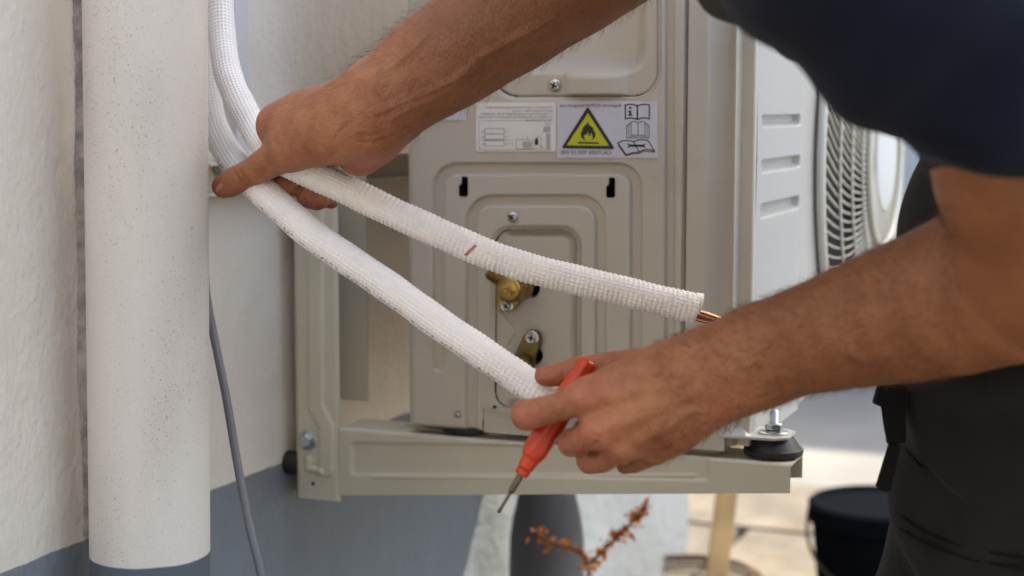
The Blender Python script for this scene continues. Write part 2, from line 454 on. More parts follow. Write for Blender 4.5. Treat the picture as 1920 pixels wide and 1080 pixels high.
bm = bmesh.new()
vs = [bm.verts.new(v) for v in ((-60, -40, 0), (60, -40, 0), (60, 120, 0), (-60, 120, 0))]; bm.faces.new(vs)
structure(bmobj('ground', bm, M['concrete']))
YC = float(onX(1290, 1000, XW)[1])           # the far corner of the house wall
pv = structure(box('paving', -3.2, 1.6, .2, 3.76, .004, .022, M['joint']))
k = 0
slab_me = {}
for iy in range(8):
    for ix in range(10):
        sx = -3.2 + ix*.48 + (0.24 if iy % 2 else 0); sy = .22 + iy*.44
        if sx + .46 > 1.62: continue
        if k % 6 == 0 or not slab_me:
            pass
        key = k % 5
        if key not in slab_me:
            b_ = bmesh.new(); add_box(b_, 0, .462, 0, .422, 0, .03, .006)
            for v in b_.verts: v.co += Vector((random.uniform(-.004, .004), random.uniform(-.004, .004), random.uniform(-.0015, .0015)))
            o = bmobj('slab', b_, M['paving'], pv); slab_me[key] = o.data
        else:
            o = bpy.data.objects.new('slab', slab_me[key]); C.objects.link(o); o.parent = pv
        o.location = (sx, sy, .0225 + random.uniform(-.002, .002)); k += 1

# house wall
hw = thing('house_wall', 'white painted masonry wall with blue grey plinth band behind the downpipe', 'wall', (XW, 1, 0))
box('masonry', XW-.25, XW, -2.5, YC, -.02, 2.75, M['wall'], hw)
# unseen roof overhang, added and sized to throw shade on the foreground
ro = thing('roof_overhang', 'painted boarded roof overhang sheltering the air conditioner, above the frame', 'roof', (XW, 1, 2.6))
YE = 3.72
for i in range(10):
    x0 = XW-.22 + i*.19
    box('board', x0, x0+.186, 1.80, YE-.06, 2.757, 2.777, M['roof'], ro)
box('fascia', XW-.22, XW-.22+1.9, YE-.055, YE, 2.68, 2.82, M['roof'], ro)
box('roofing', XW-.24, XW-.22+1.92, 1.78, YE+.02, 2.823, 2.86, M['bin'], ro)
# pale wall far behind, made taller and nearer to shade the ground
gw = thing('neighbouring_wall', 'tall pale rendered wall out of focus beyond the paving', 'wall', (0, 7.6, 0))
box('wall_panel', -9, 12, 7.6, 7.9, -.02, 4.25, M['garden_wall'], gw)
box('coping', -9, 12, 7.55, 7.95, 4.251, 4.33, M['concrete'], gw)

# unseen board fence, added behind the camera to block low sky light
fe = thing('board_fence', 'weathered board fence standing behind the viewpoint, outside the frame', 'fence', (0, -1.8, 0))
fb = None
for i in range(26):
    x0 = -1.2+i*.17
    if fb is None:
        fb = box('fence_board', x0, x0+.16, -1.82, -1.80, .04, 3.2, M['old_board'], fe, .003)
    else:
        o = fb.copy(); C.objects.link(o); o.location = (x0+1.2, 0, 0)
for z in (.4, 1.6, 2.8): box('fence_rail', -1.2, 3.2, -1.86, -1.821, z, z+.08, M['old_board'], fe)

# downpipe
pc = P(278, 600, 1.366); xp, yp = pc[0], pc[1]
dp = thing('downpipe', 'thick white painted downpipe speckled with grime, in the left foreground', 'downpipe', (xp, yp, 0))
def lean(z): return (z-.92)*.018+.003
n = 96; V = []; F = []
zs = list(np.linspace(0.03, 2.7, 60))
for z in zs:
    for i in range(n):
        t = 2*math.pi*i/n
        V.append((xp+lean(z)+.0497*math.cos(t), yp+.0497*math.sin(t), z))
for j in range(len(zs)-1):
    for i in range(n): F.append((j*n+i, j*n+(i+1) % n, (j+1)*n+(i+1) % n, (j+1)*n+i))
meshnp('pipe_shaft', V, F, M['pipe'], dp)
# crust of old mortar between the pipe and the wall
nn_ = 260; V = []; F = []
for j in range(nn_):
    z = ZL+.004 + j*(1.25/nn_); 
    wv = .008 + .0015*math.sin(z*11) + .0012*math.sin(z*37+1) + rng.uniform(-.0008, .0008)
    y = float(onX(160, 600, XW)[1])+lean(z)*.5
    V += [(XW-.002, y-wv*1.2, z), (XW+.004+wv*.2, y-wv*.8+rng.uniform(-.0005, .0005), z), (XW+.010+wv*.4, y, z), (XW+.006, y+.05, z)]
for j in range(nn_-1):
    for i in range(3): F.append((j*4+i, j*4+i+1, (j+1)*4+i+1, (j+1)*4+i))
meshnp('mortar_seam', V, F, mat('grimy_mortar', (.48, .44, .40), rough=.95, var=.3, vscale=60, bump=.8, bscale=200, bdist=.002, dirt=.6, dirtcol=(.2, .17, .15), dscale=40, dthr=.45), dp)

# white trunking on the wall
ta = onX(437, 60, XW+.018)[1]; tb = onX(462, 60, XW+.018)[1]
tk = thing('cable_trunking', 'narrow white plastic cable trunking running up the wall beside the hoses', 'trunking', (XW, ta, .9))
zt = float(onX(450, 175, XW)[2])-.06
box('channel', XW-.001, XW+.016, ta+.002, tb-.002, zt, 2.6, M['trunking'], tk, .0015)
box('cover', XW+.0165, XW+.021, ta, tb, zt, 2.6, M['trunking'], tk, .0015)

# ------------------------------------------------------------ bracket
Yp = 1.50
XL = float(onY(553, 700, Yp)[0]); XR = float(onY(634, 700, Yp)[0])
YF = float(onX(690, 600, XR)[1])
zub = float(onY(590, 936, Yp)[2]); 
mb = thing('wall_bracket', 'grey green steel cantilever bracket bolted to the wall under the air conditioner', 'bracket', (XL, Yp, zub))
def channel(bm, parts):
    for p in parts: add_box(bm, *p)
ztop = .893; th = .0025
# near upright: front flange with pressed relief as a height field
def hfield(name, x0, x1, z0, z1, Y, cell, H, matl, parent, keep=None, smooth=True, axis='Y'):
    nx = max(2, int((x1-x0)/cell)+1); nz = max(2, int((z1-z0)/cell)+1)
    xs = np.linspace(x0, x1, nx); zz = np.linspace(z0, z1, nz)
    X, Z = np.meshgrid(xs, zz)
    if axis == 'Y':
        pts = np.stack([X, np.full_like(X, Y), Z], -1)
    else:
        pts = np.stack([np.full_like(X, Y), X, Z], -1)
    px, py, d = proj(pts)
    h = H(px, py, X, Z)
    if axis == 'Y': pts[..., 1] -= h
    else: pts[..., 0] += h
    idx = np.arange(nx*nz).reshape(nz, nx)
    F = np.stack([idx[:-1, :-1], idx[:-1, 1:], idx[1:, 1:], idx[1:, :-1]], -1).reshape(-1, 4)
    if keep is not None:
        cx = (px[:-1, :-1]+px[1:, 1:])/2; cy = (py[:-1, :-1]+py[1:, 1:])/2
        F = F[keep(cx, cy).ravel()]
    used = np.unique(F); mp = np.full(nx*nz, -1); mp[used] = np.arange(len(used))
    return meshnp(name, pts.reshape(-1, 3)[used], mp[F], matl, parent, smooth)
def sst(a, b, x):
    t = np.clip((x-a)/(b-a), 0, 1); return t*t*(3-2*t)
def rr(px, py, x0, x1, y0, y1, r):
    cx, cy = (x0+x1)/2, (y0+y1)/2
    qx = np.abs(px-cx)-(x1-x0)/2+r; qy = np.abs(py-cy)-(y1-y0)/2+r
    return np.hypot(np.maximum(qx, 0), np.maximum(qy, 0)) + np.minimum(np.maximum(qx, qy), 0) - r
def segd(px, py, x0, y0, x1, y1):
    dx, dy = x1-x0, y1-y0
    t = np.clip(((px-x0)*dx+(py-y0)*dy)/(dx*dx+dy*dy), 0, 1)
    return np.hypot(px-x0-t*dx, py-y0-t*dy)

def H_up(px, py, X, Z):
    h = np.zeros_like(px)
    # pressed rib: runs down, jogs right, runs down again
    d = np.minimum.reduce([segd(px, py, 592, 300, 592, 762), segd(px, py, 592, 762, 612, 800), segd(px, py, 612, 800, 612, 880)])
    h += .0022*(1-sst(10, 17, d))
    d = np.minimum(segd(px, py, 578, 862, 578, 877), segd(px, py, 578, 877, 602, 885))
    h += .0024*(1-sst(3, 8, d))
    e = np.minimum(X-XL, XR-X)
    h -= .003*(1-np.clip(e/.004, 0, 1))**2
    return h
hfield('upright_face', XL, XR, zub, ztop, Yp, .0011, H_up, M['bracket'], mb)
bm = bmesh.new()
add_box(bm, XL-.001, XL+th, Yp+.0035, YF, zub, ztop)             # web against the wall
add_box(bm, XL+th, XR, YF-th, YF, zub+.095, ztop)                # far flange
bmobj('upright_channel', bm, M['bracket'], mb)
prism('upright_lip', [(XR-.0002, Yp+.003, zub+.004), (XR-.0002, Yp+.003, ztop), (XR-.003, Yp+.006, ztop), (XR-.003, Yp+.006, zub+.004)], (0, .001, 0), M['bracket'], mb)
# beam
XE = float(onY(1482, 900, Yp)[0]); YB = float(onX(1505, 880, XE)[1])
zt_ = [float(onY(a, b, Yp)[2]) for a, b in ((640, 803), (1482, 869))]
zbt = sum(zt_)/2
zb0 = float(onY(640, 929, Yp)[2]); zb1 = float(onY(1482, 925, Yp)[2])
print('beam top', zt_, 'bottom', zb0, zb1)
XB0 = XR+.0005
def H_beam(px, py, X, Z): 
    d1 = rr(px, py, 655, 1310, 838, 893, 7)
    d1 = rr(px, py-.016*(px-960), 657, 1330, 833, 897, 9)
    h = .0028*(1-sst(-11, -1, d1)) * (sst(-34, -22, d1)*.0+1)
    h = -.0026*sst(1, -6, d1) + 0*h
    h += .0012*(1-sst(0, 7, np.abs(segd(px, py, 700, 893, 1300, 893))))
    return h
# front flange: taper by shifting the lower rows
nx, nz = 520, 60
xs = np.linspace(XB0, XE, nx); tt = np.linspace(0, 1, nz)
Xg, Tg = np.meshgrid(xs, tt)
bot = zb0+(zb1-zb0)*(Xg-XB0)/(XE-XB0)
Zg = bot + (zbt-bot)*Tg
pts = np.stack([Xg, np.full_like(Xg, Yp), Zg], -1)
pxg, pyg, _ = proj(pts)
hg = H_beam(pxg, pyg, Xg, Zg)
hg -= .003*(1-np.clip((zbt-Zg)/.003, 0, 1))**2
pts[..., 1] -= hg
idx = np.arange(nx*nz).reshape(nz, nx)
meshnp('beam_face', pts.reshape(-1, 3), np.stack([idx[:-1, :-1], idx[:-1, 1:], idx[1:, 1:], idx[1:, :-1]], -1).reshape(-1, 4), M['bracket'], mb)
bm = bmesh.new()
sl = [(float(onY(735, 800, Yp)[0]), float(onY(925, 800, Yp)[0])), (float(onY(1100, 800, Yp)[0]), float(onY(1330, 800, Yp)[0]))]
zA, zB = zbt-.0025, zbt-.0001
y0b, y1b = Yp+.0032, YB-.0026
ym0, ym1 = Yp+.026, Yp+.036
add_box(bm, XB0, XE, y0b, ym0, zA, zB); add_box(bm, XB0, XE, ym1, y1b, zA, zB)
cur = XB0
for a, b in sl:
    add_box(bm, cur, a, ym0, ym1, zA, zB); cur = b
add_box(bm, cur, XE, ym0, ym1, zA, zB)
for a, b in sl:                        # raised rims of the slots
    add_box(bm, a-.004, b+.004, ym0-.004, ym0-.001, zB, zB+.0015); add_box(bm, a-.004, b+.004, ym1+.001, ym1+.004, zB, zB+.0015)
bmobj('beam_top', bm, M['bracket'], mb)
prism('beam_far_flange', [(XB0, YB, zb0), (XE, YB, zb1+.004), (XE, YB, zbt), (XB0, YB, zbt)], (0, -.0025, 0), M['bracket'], mb)
# crossbar on the wall
zr = float(onX(728, 311, XW+.02)[2])
bm = bmesh.new()
ya = float(onX(380, 300, XW+.02)[1])
add_box(bm, XW+.001, XW+.004, ya, 2.35, zr-.018, zr+.018, .0008)
add_box(bm, XW+.004, XW+.028, ya, 2.35, zr+.0125, zr+.015); add_box(bm, XW+.004, XW+.022, ya, 2.35, zr-.016, zr-.0135)
bmobj('crossbar', bm, M['bracket'], mb)
# far upright and beam of the pair
bm = bmesh.new()
add_box(bm, XL, XR, 2.13, 2.1325, zub, ztop); add_box(bm, XL, XL+th, 2.133, 2.19, zub, ztop)
bmobj('upright', bm, M['bracket'], mb)
bm = bmesh.new(); add_box(bm, XR, XE, 2.13, 2.1325, zb1, zbt); add_box(bm, XR, XE, 2.133, 2.19, zbt-.0025, zbt)
bmobj('beam', bm, M['bracket'], mb)
def hexbolt(px, py, Y, rpx, parent, name='bolt', axis=(0, -1, 0), washer=True, m=None):
    c = onY(px, py, Y); d = proj(c)[2]; r = rpx*d/FPX
    if washer: lathe('washer', c, axis, [(0, r*1.0), (.0012, r*1.0), (.0016, r*.95)], m or M['zinc'], parent, 36)
    o = lathe(name, c+np.array(axis)*.0012, axis, [(0, r*.68), (.004, r*.68), (.0052, r*.58)], m or M['zinc'], parent, 6, phase=.4)
    return o
hexbolt(577, 825, Yp-.0003, 19, mb)
c = onY(587, 907, Yp-.0005); lathe('rivet_hole', c, (0, -1, 0), [(0, .0022), (.0006, .002)], M['twig'], mb, 16)
c = onX(543, 868, XW+.004)
lathe('rubber_bumper', np.array([XW+.0005, Yp+.012, c[2]]), (1, 0, 0), [(0, .013), (.01, .013), (.014, .011)], M['rubber'], mb, 24)
c = onX(412, 312, XW+.006)
lathe('wall_bolt', c, (1, 0, 0), [(0, .011), (.002, .011), (.0021, .008), (.010, .008), (.0105, .004), (.02, .004)], M['zinc'], mb, 6)

# ------------------------------------------------------------ air conditioner
ZB = float(np.mean([onY(768, 796, Yp)[2], onY(870, 808, Yp)[2]])); ZT = 1.17
ac = thing('air_conditioner', 'beige outdoor air conditioner unit seen from its valve side, on a wall bracket', 'air conditioner', (-.55, Yp, ZB))
X0 = float(onY(760, 500, Yp)[0]); X1 = float(onY(1283, 500, Yp)[0]); XF = float(onY(1413, 500, Yp)[0])
print('unit', X0, X1, XF, ZB)
YEND = 2.36
def sdC(px, py):        # valve plate opening
    return rr(px, py, 926, 1083, 430, 766, 30)
def sdE(px, py):        # handle moulding
    return rr(px, py, 922, 1235, -420, 182, 50)
def band(d, w, s=4.5):
    """1 inside the band -w<d<0"""
    return sst(0, -s, d)*(1-sst(-w+s, -w, d))
def H_side(px, py, X, Z):
    h = np.zeros_like(px)
    dA = rr(px, py, 809, 1204, 304, 1500, 48)
    limb = np.where(px < 1000, py-697, -99)
    bA = band(dA, 25)
    endc = np.hypot(px-821.5, py-686)-12.5
    keepA = np.where((px < 1000) & (py > 686), sst(0, -4.5, endc), 1.0)
    h -= .0050*bA*keepA
    dB = rr(px, py, 871, 1137, 364, 1500, 52)
    h -= .0050*band(dB, 24, 5)
    h -= .0045*band(np.abs(px-1255)-11, 22, 5)
    # a soft step near the right edge
    # rim round the valve opening and round the handle
    dC = sdC(px, py); h -= .003*sst(9, 0, dC)
    dE = sdE(px, py); h -= .0015*sst(7, 1, dE)
    # small dimple at the lower screw
    h -= .002*(1-sst(5, 9, np.hypot(px-858, py-778)))
    # rolled left edge
    e = X-X0; h -= .012*(1-np.sqrt(np.clip(1-(1-np.clip(e/.012, 0, 1))**2, 0, 1)))
    h -= .006*(1-sst(0, .004, X1-X))
    # bottom edge rolls in
    h -= .004*(1-np.clip((Z-ZB)/.004, 0, 1))**2
    # thin pressed sheet is never quite flat
    h += .0004*np.sin(X*37+1)*np.sin(Z*23+2)
    return h
def slot_sd(px, py, x, y):
    a = rr(px, py, x-3, x+9, y-20, y+20, 3); b = rr(px, py, x-9, x+8, y-4, y+20, 4)
    return np.minimum(a, b)
slots = [(869, 350), (1145, 352)]
def keep_side(cx, cy):
    k_ = (sdC(cx, cy) > 0) & (sdE(cx, cy) > 0) & ~((cx > 904.5) & (cy > 766))
    for x, y in slots: k_ &= slot_sd(cx, cy, x, y) > .5
    return k_
hfield('side_panel', X0, X1-.0008, ZB, ZT, Yp, .00085, H_side, M['unit'], ac, keep_side)
# dark insides
def rim_ring(name, x0, x1, y0, y1, r, w_, ya_, yb_, m, cut=None):
    V = []; F = []; n_ = 0
    inn = []; out = []
    for cx_, cy_, a0 in ((x1-r, y0+r, -90), (x1-r, y1-r, 0), (x0+r, y1-r, 90), (x0+r, y0+r, 180)):
        for i in range(13):
            a = math.radians(a0+90*i/12)
            inn.append((cx_+r*math.cos(a), cy_+r*math.sin(a))); out.append((cx_+(r+w_)*math.cos(a), cy_+(r+w_)*math.sin(a)))
    n_ = len(inn)
    V = [onY(*p, ya_+.004) for p in inn]+[onY(*p, ya_) for p in inn]+[onY(*p, yb_) for p in out]
    for j in (0, 1):
        for i in range(n_):
            k_ = (i+1) % n_
            if cut and cut(inn[i]) and cut(inn[k_]): continue
            F.append((j*n_+i, j*n_+k_, (j+1)*n_+k_, (j+1)*n_+i))
    return mesh(name, V, F, m, ac, False)
rim_ring('opening_rim', 926, 1083, 430, 766, 30, 4, Yp+.0025, Yp+.0012, M['unit'], lambda p: p[1] > 700 and p[0] > 940)
rim_ring('opening_rim', 922, 1235, -420, 182, 50, 3.5, Yp+.0010, Yp+.0004, M['unit'])
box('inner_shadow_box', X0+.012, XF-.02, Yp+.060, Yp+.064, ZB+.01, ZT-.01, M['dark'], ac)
def H_plate(px, py, X, Z):
    d = sdC(px, py)
    h = -.0095 + .0052*sst(-3, -20, d)
    h = np.where(px < 940, -.0045, h) if False else h
    # left side of the plate has no slope
    left = sst(955, 945, px)
    h = h*(1-left) + (-.0043)*left
    # diagonal crease
    h += .0010*sst(-2.5, 2.5, (px-940)*.66-(py-600)*.75+ 10)*(py > 480)*(px < 985)*0
    d2 = np.minimum(segd(px, py, 934, 588, 955, 612), np.minimum(segd(px, py, 955, 612, 962, 625), segd(px, py, 962, 625, 950, 650)))
    h -= .0014*(1-sst(1.0, 4.5, d2))
    for (x, y, r) in ((992, 540, 20), (1000, 668, 17)):
        h -= .012*(1-sst(r-2.5, r, np.hypot((px-x)*1.15, py-y)))
    return h
hfield('valve_plate', float(onY(924, 500, Yp)[0]), float(onY(1086, 500, Yp)[0]), float(onY(1000, 770, Yp)[2]), float(onY(1000, 428, Yp)[2]), Yp+.001, .00055, H_plate, M['unit'], ac,
       lambda cx, cy: (sdC(cx, cy) < -2.0) & (cx > 928) & (np.hypot((cx-992)*1.15, cy-540) > 17.5) & (np.hypot((cx-1000)*1.15, cy-668) > 14.5))
def H_handle(px, py, X, Z):
    d = sdE(px, py)
    h = -.0022*np.ones_like(px)
    h -= .0016*sst(-5, -1, d)
    di = rr(px, py, 900, 1212, -420, 140, 42)
    h -= .045*sst(2, -40, di)*(.55+.45*sst(150, -100, py))
    # scoop under the cavity
    t = np.clip((px-1057)/(1176-1057), 0, 1)
    sc = np.sqrt(np.clip(1-(2*t-1)**2, 0, 1))*(px > 1057)*(px < 1176)
    h += .009*sc*sst(116, 150, py)*sst(182, 176, py)
    h += .0035*sst(1057, 1054, px)*0
    return h
hfield('handle_moulding', float(onY(900, 100, Yp)[0]), float(onY(1237, 100, Yp)[0]), float(onY(1000, 185, Yp)[2]), ZT-.02, Yp, .0011, H_handle, M['handle'], ac,
       lambda cx, cy: sdE(cx, cy) < -2.2)
# keyhole slots: rim and dark pocket behind the sheet
for x, y in slots:
    outl = [(-3, -20), (6, -20), (9, -17), (9, 17), (6, 20), (-6, 20), (-9, 17), (-9, -1), (-6, -6), (-3, -9)]
    rim = [onY(x+a*1.12, y+b*1.05, Yp-.0006) for a, b in outl]; inn = [onY(x+a*.94, y+b*.95, Yp-.0006) for a, b in outl]
    back = [p+np.array([0, .02, 0]) for p in inn]; n_ = len(outl)
    V = rim+inn+back
    F = [(i, (i+1) % n_, n_+(i+1) % n_, n_+i) for i in range(n_)]
    mesh('slot_rim', V, F, M['unit'], ac)
    F2 = [(n_+i, n_+(i+1) % n_, 2*n_+(i+1) % n_, 2*n_+i) for i in range(n_)] + [tuple(range(2*n_, 3*n_))]
    mesh('slot_pocket', V, F2, M['dark'], ac)
# base pan strip right of the notch
zs_t = float(onY(1000, 767.5, Yp)[2])
XP = float(onY(1358, 830, Yp)[0])
bm = bmesh.new(); add_box(bm, float(onY(905.5, 780, Yp)[0]), XP, Yp+.001, YEND-.01, ZB-.0015, zs_t, .0012)
bmobj('base_pan', bm, M['unit'], ac)
bm = bmesh.new(); add_box(bm, float(onY(925, 775, Yp)[0]), float(onY(1300, 775, Yp)[0]), Yp-.0018, Yp+.0005, float(onY(1000, 777, Yp)[2]), float(onY(1000, 768, Yp)[2]), .0008)
bmobj('base_lip', bm, M['unit'], ac)
lathe('drain_hole', onY(928, 764, Yp-.001), (0, -1, 0), [(0, .0022), (.0008, .002)], M['dark'], ac, 16)
# corner post of the front cover
prof = [(1285, .006), (1286, .001), (1287, 0), (1321, 0), (1326, .0015), (1331, .0035), (1371, .0095), (1373, .004), (1375, .0025), (1377, .0035), (1386, .010), (1388, .0105), (1408, .0095), (1411, .0105), (1412.5, .0125), (1413, .016)]
V = []; F = []
zz = np.linspace(ZB+.004, ZT, 80)
for z in zz:
    for (px_, dy) in prof:
        V.append((float(onY(px_, 500, Yp+dy if px_ < 1412 else Yp+.012)[0]), Yp+dy, z))
npf = len(prof)
for j in range(len(zz)-1):
    for i in range(npf-1): F.append((j*npf+i, j*npf+i+1, (j+1)*npf+i+1, (j+1)*npf+i))
o = meshnp('corner_post', V, F, M['unit'], ac, True)
o.data.set_sharp_from_angle(angle=math.radians(28))
XF = V[npf-1][0]; Y_f0 = V[npf-1][1]
# front face with pressed louvres
YL = float(onX(1504, 400, XF)[1])
lou = []
for (ya_, yb_) in ((216, 240), (300, 326), (383, 411)):
    lou.append((float(onX(1430, ya_, XF)[2]), float(onX(1430, yb_, XF)[2])))
yl0 = float(onX(1427, 300, XF)[1]); yl1 = float(onX(1500, 300, XF)[1])
def H_front(px, py, Yc, Z):
    h = np.zeros_like(px)
    for zt2, zb2 in lou:
        cx_, hz = (yl0+yl1)/2, (zt2-zb2)/2; cz = (zt2+zb2)/2
        qx = np.abs(Yc-cx_)-(yl1-yl0)/2+.004; qz = np.abs(Z-cz)-hz+.004
        d = np.hypot(np.maximum(qx, 0), np.maximum(qz, 0))+np.minimum(np.maximum(qx, qz), 0)-.004
        t = np.clip((Z-zb2)/(zt2-zb2), 0, 1)
        h -= sst(.0005, -.0012, d)*(.0085*sst(.02, .42, t)+.0005)
    h += .0004*np.sin(Z*31)+.0003*np.sin(Yc*19+Z*11)
    h -= .004*(1-np.clip((YL-Yc)/.004, 0, 1))**2
    return h
hfield('front_panel', Y_f0, YL, ZB+.004, ZT, XF, .0009, H_front, M['front'], ac, axis='X')
# fan section
YFA = float(onX(1503, 400, XF)[1])
FC = np.array([XF-.002, 2.065, float(onX(1623, 290, XF)[2])]); FR = .264
bm = bmesh.new()
add_box(bm, XF-.012, XF-.006, YFA, YEND, ZB+.004, ZT, .002)
ring = 64
bmobj('fan_frame', bm, M['unit_front'], ac)
lathe('fan_opening', FC+np.array([-.0035, 0, 0]), (1, 0, 0), [(0, FR-.004), (.0006, FR-.004)], M['dark'], ac, 96)
lathe('fan_hub', FC+np.array([-.002, 0, 0]), (1, 0, 0), [(0, .05), (.006, .05)], M['bin'], ac, 40)
def torus(name, c, R, r, m, parent, n=128, k=8, oval=1):
    V = []; F = []
    for i in range(n):
        a = 2*math.pi*i/n
        for j in range(k):
            b = 2*math.pi*j/k
            rad = R+r*math.cos(b)
            V.append((c[0]+r*oval*math.sin(b), c[1]+rad*math.cos(a), c[2]+rad*math.sin(a)))
    for i in range(n):
        for j in range(k): F.append((i*k+j, ((i+1) % n)*k+j, ((i+1) % n)*k+(j+1) % k, i*k+(j+1) % k))
    return meshnp(name, V, F, m, parent)
dome = lambda R: .012+.024*math.cos(min(1, R/FR)*math.pi/2)
torus('grille_rim', FC+np.array([.005, 0, 0]), FR, .0032, M['grille'], ac, oval=1.6)
for R in (.222, .180, .140):
    torus('grille_ring', FC+np.array([dome(R), 0, 0]), R, .0015, M['grille'], ac)
torus('grille_ring', FC+np.array([dome(.112), 0, 0]), .112, .0042, M['grille'], ac)
lathe('grille_badge', FC+np.array([dome(.09)-.003, 0, 0]), (1, 0, 0), [(0, .068), (.003, .068), (.005, .062), (.0055, .02)], M['badge'], ac, 64)
bm = bmesh.new()
# one curved slat
q = []
for i in range(13):
    R = .07+(FR-.074)*i/12; a = -.50*(i/12)**1.1
    q.append((dome(R)-.003, R*math.cos(a), R*math.sin(a), a))
V = []; F = []
for (x, y, z, a) in q:
    tn = np.array([0, -math.sin(a), math.cos(a)])
    for sx, sn in ((-.0011, -1), (.0011, -1), (.0011, 1), (-.0011, 1)):
        V.append(np.array([x+sx, y, z])+tn*sn*.0009)
for i in range(12):
    for j in range(4): F.append((i*4+j, i*4+(j+1) % 4, (i+1)*4+(j+1) % 4, (i+1)*4+j))
F += [(0, 1, 2, 3), (51, 50, 49, 48)]
sl0 = mesh('grille_slat', V, F, M['grille'], ac, False)
sl0.location = FC
NS = 110
for i in range(1, NS):
    o = sl0.copy(); C.objects.link(o); o.location = FC; o.rotation_euler = (2*math.pi*i/NS, 0, 0)
# casing
bm = bmesh.new()
add_box(bm, X0+.001, X0+.003, Yp+.012, YEND, ZB, ZT); add_box(bm, X0+.001, XF-.001, YEND, YEND+.002, ZB, ZT)
bmobj('rear_casing', bm, M['unit'], ac)
box('top_cover', X0-.004, XF+.004, Yp-.004, YEND+.006, ZT+.0005, ZT+.022, M['unit_front'], ac, .003)
box('inner_partition', XF-.05, XF-.016, Yp+.07, YEND-.02, ZB+.01, ZT-.01, M['dark'], ac)

# screws with cross recess
def screw(px, py, Y, rpx, parent, hexed=False, m=None, rot=.3):
    c = onY(px, py, Y); r = rpx*proj(c)[2]/FPX
    ax = np.array([0, -1., 0])
    if hexed:
        lathe('washer', c, ax, [(0, r*1.15), (.001, r*1.15), (.0013, r*1.08)], m or M['steel'], parent, 32)
        head = lathe('screw_head', c+ax*.0013, ax, [(0, r*.9), (.0025, r*.9), (.0032, r*.8), (.0031, r*.62), (.0024, r*.55)], m or M['steel'], parent, 6 if hexed else 32)
        top = .0040
    else:
        head = lathe('screw_head', c, ax, [(0, r), (.0008, r), (.002, r*.85), (.0028, r*.55), (.003, r*.15)], m or M['steel'], parent, 32)
        top = .00295
    bm = bmesh.new()
    add_box(bm, -r*.52, r*.52, -.0007, .0004, -r*.13, r*.13); add_box(bm, -r*.13, r*.13, -.00075, .00035, -r*.52, r*.52)
    bmesh.ops.rotate(bm, verts=bm.verts, cent=(0, 0, 0), matrix=Matrix.Rotation(rot, 3, 'Y'))
    bmesh.ops.translate(bm, verts=bm.verts, vec=Vector(c+ax*top))
    bmobj('screw_recess', bm, M['dark'], parent)
screw(961, 407, Yp-.0002, 11, ac, rot=.5)
screw(1040, 160, Yp+.0022, 13, ac, rot=.4)
screw(858, 778, Yp+.002, 5, ac)

# valves
va = np.array([0, -1., 0])
vt = [(957, 542)]
c = onY(962, 548, Yp-.004)
prism('valve_flange', [onY(a, b, Yp+.004) for a, b in ((938, 562), (940, 578), (950, 585), (966, 580), (1000, 545), (992, 520), (970, 512), (945, 530))], (0, -.010, 0), M['brass'], ac, .0015)
cc = onY(972, 538, Yp-.008)
lathe('valve_body', cc, va, [(-.006, .0140), (.010, .0140), (.012, .0125)], M['brass'], ac, 32)
cap_c = cc+va*.012
rc = 27*proj(cap_c)[2]/FPX
lathe('valve_cap', cap_c, va, [(0, rc*1.02), (.006, rc*1.02), (.0075, rc*.98), (.0078, rc*.96)], M['brass'], ac, 6, phase=.2)
lathe('valve_cap', cap_c+va*.0078, va, [(0, rc*.93), (.006, rc*.93), (.0085, rc*.86), (.0095, rc*.74), (.0092, rc*.3)], M['brass'], ac, 40)
tdir = onY(914, 511, Yp-.014)-onY(950, 534, Yp-.012); tl = np.linalg.norm(tdir)
pr = []
for i in range(9):
    t = tl*(.15+.75*i/9); pr += [(t, .0062), (t+tl*.04, .0050), (t+tl*.075, .0062)]
pr += [(tl*.96, .0045), (tl*1.02, .004)]
lathe('valve_thread', onY(950, 534, Yp-.012), tdir, pr, M['brass'], ac, 24)
screw(951, 573, Yp-.0065, 11, ac, hexed=True, rot=.6)
prism('valve_bracket', [onY(a, b, Yp+.003) for a, b in ((986, 628), (995, 618), (1008, 618), (1016, 626), (1017, 642), (1008, 668), (1003, 690), (975, 690), (966, 668), (978, 646))], (0, -.008, 0), M['old_brass'], ac, .0018)
lathe('valve_neck', onY(984, 676, Yp+.01), onY(975, 690, Yp-.02)-onY(984, 676, Yp+.01), [(0, .010), (.02, .010), (.024, .012), (.036, .012)], M['old_brass'], ac, 28)
screw(998, 633, Yp-.0055, 11.5, ac, hexed=True, rot=.2)

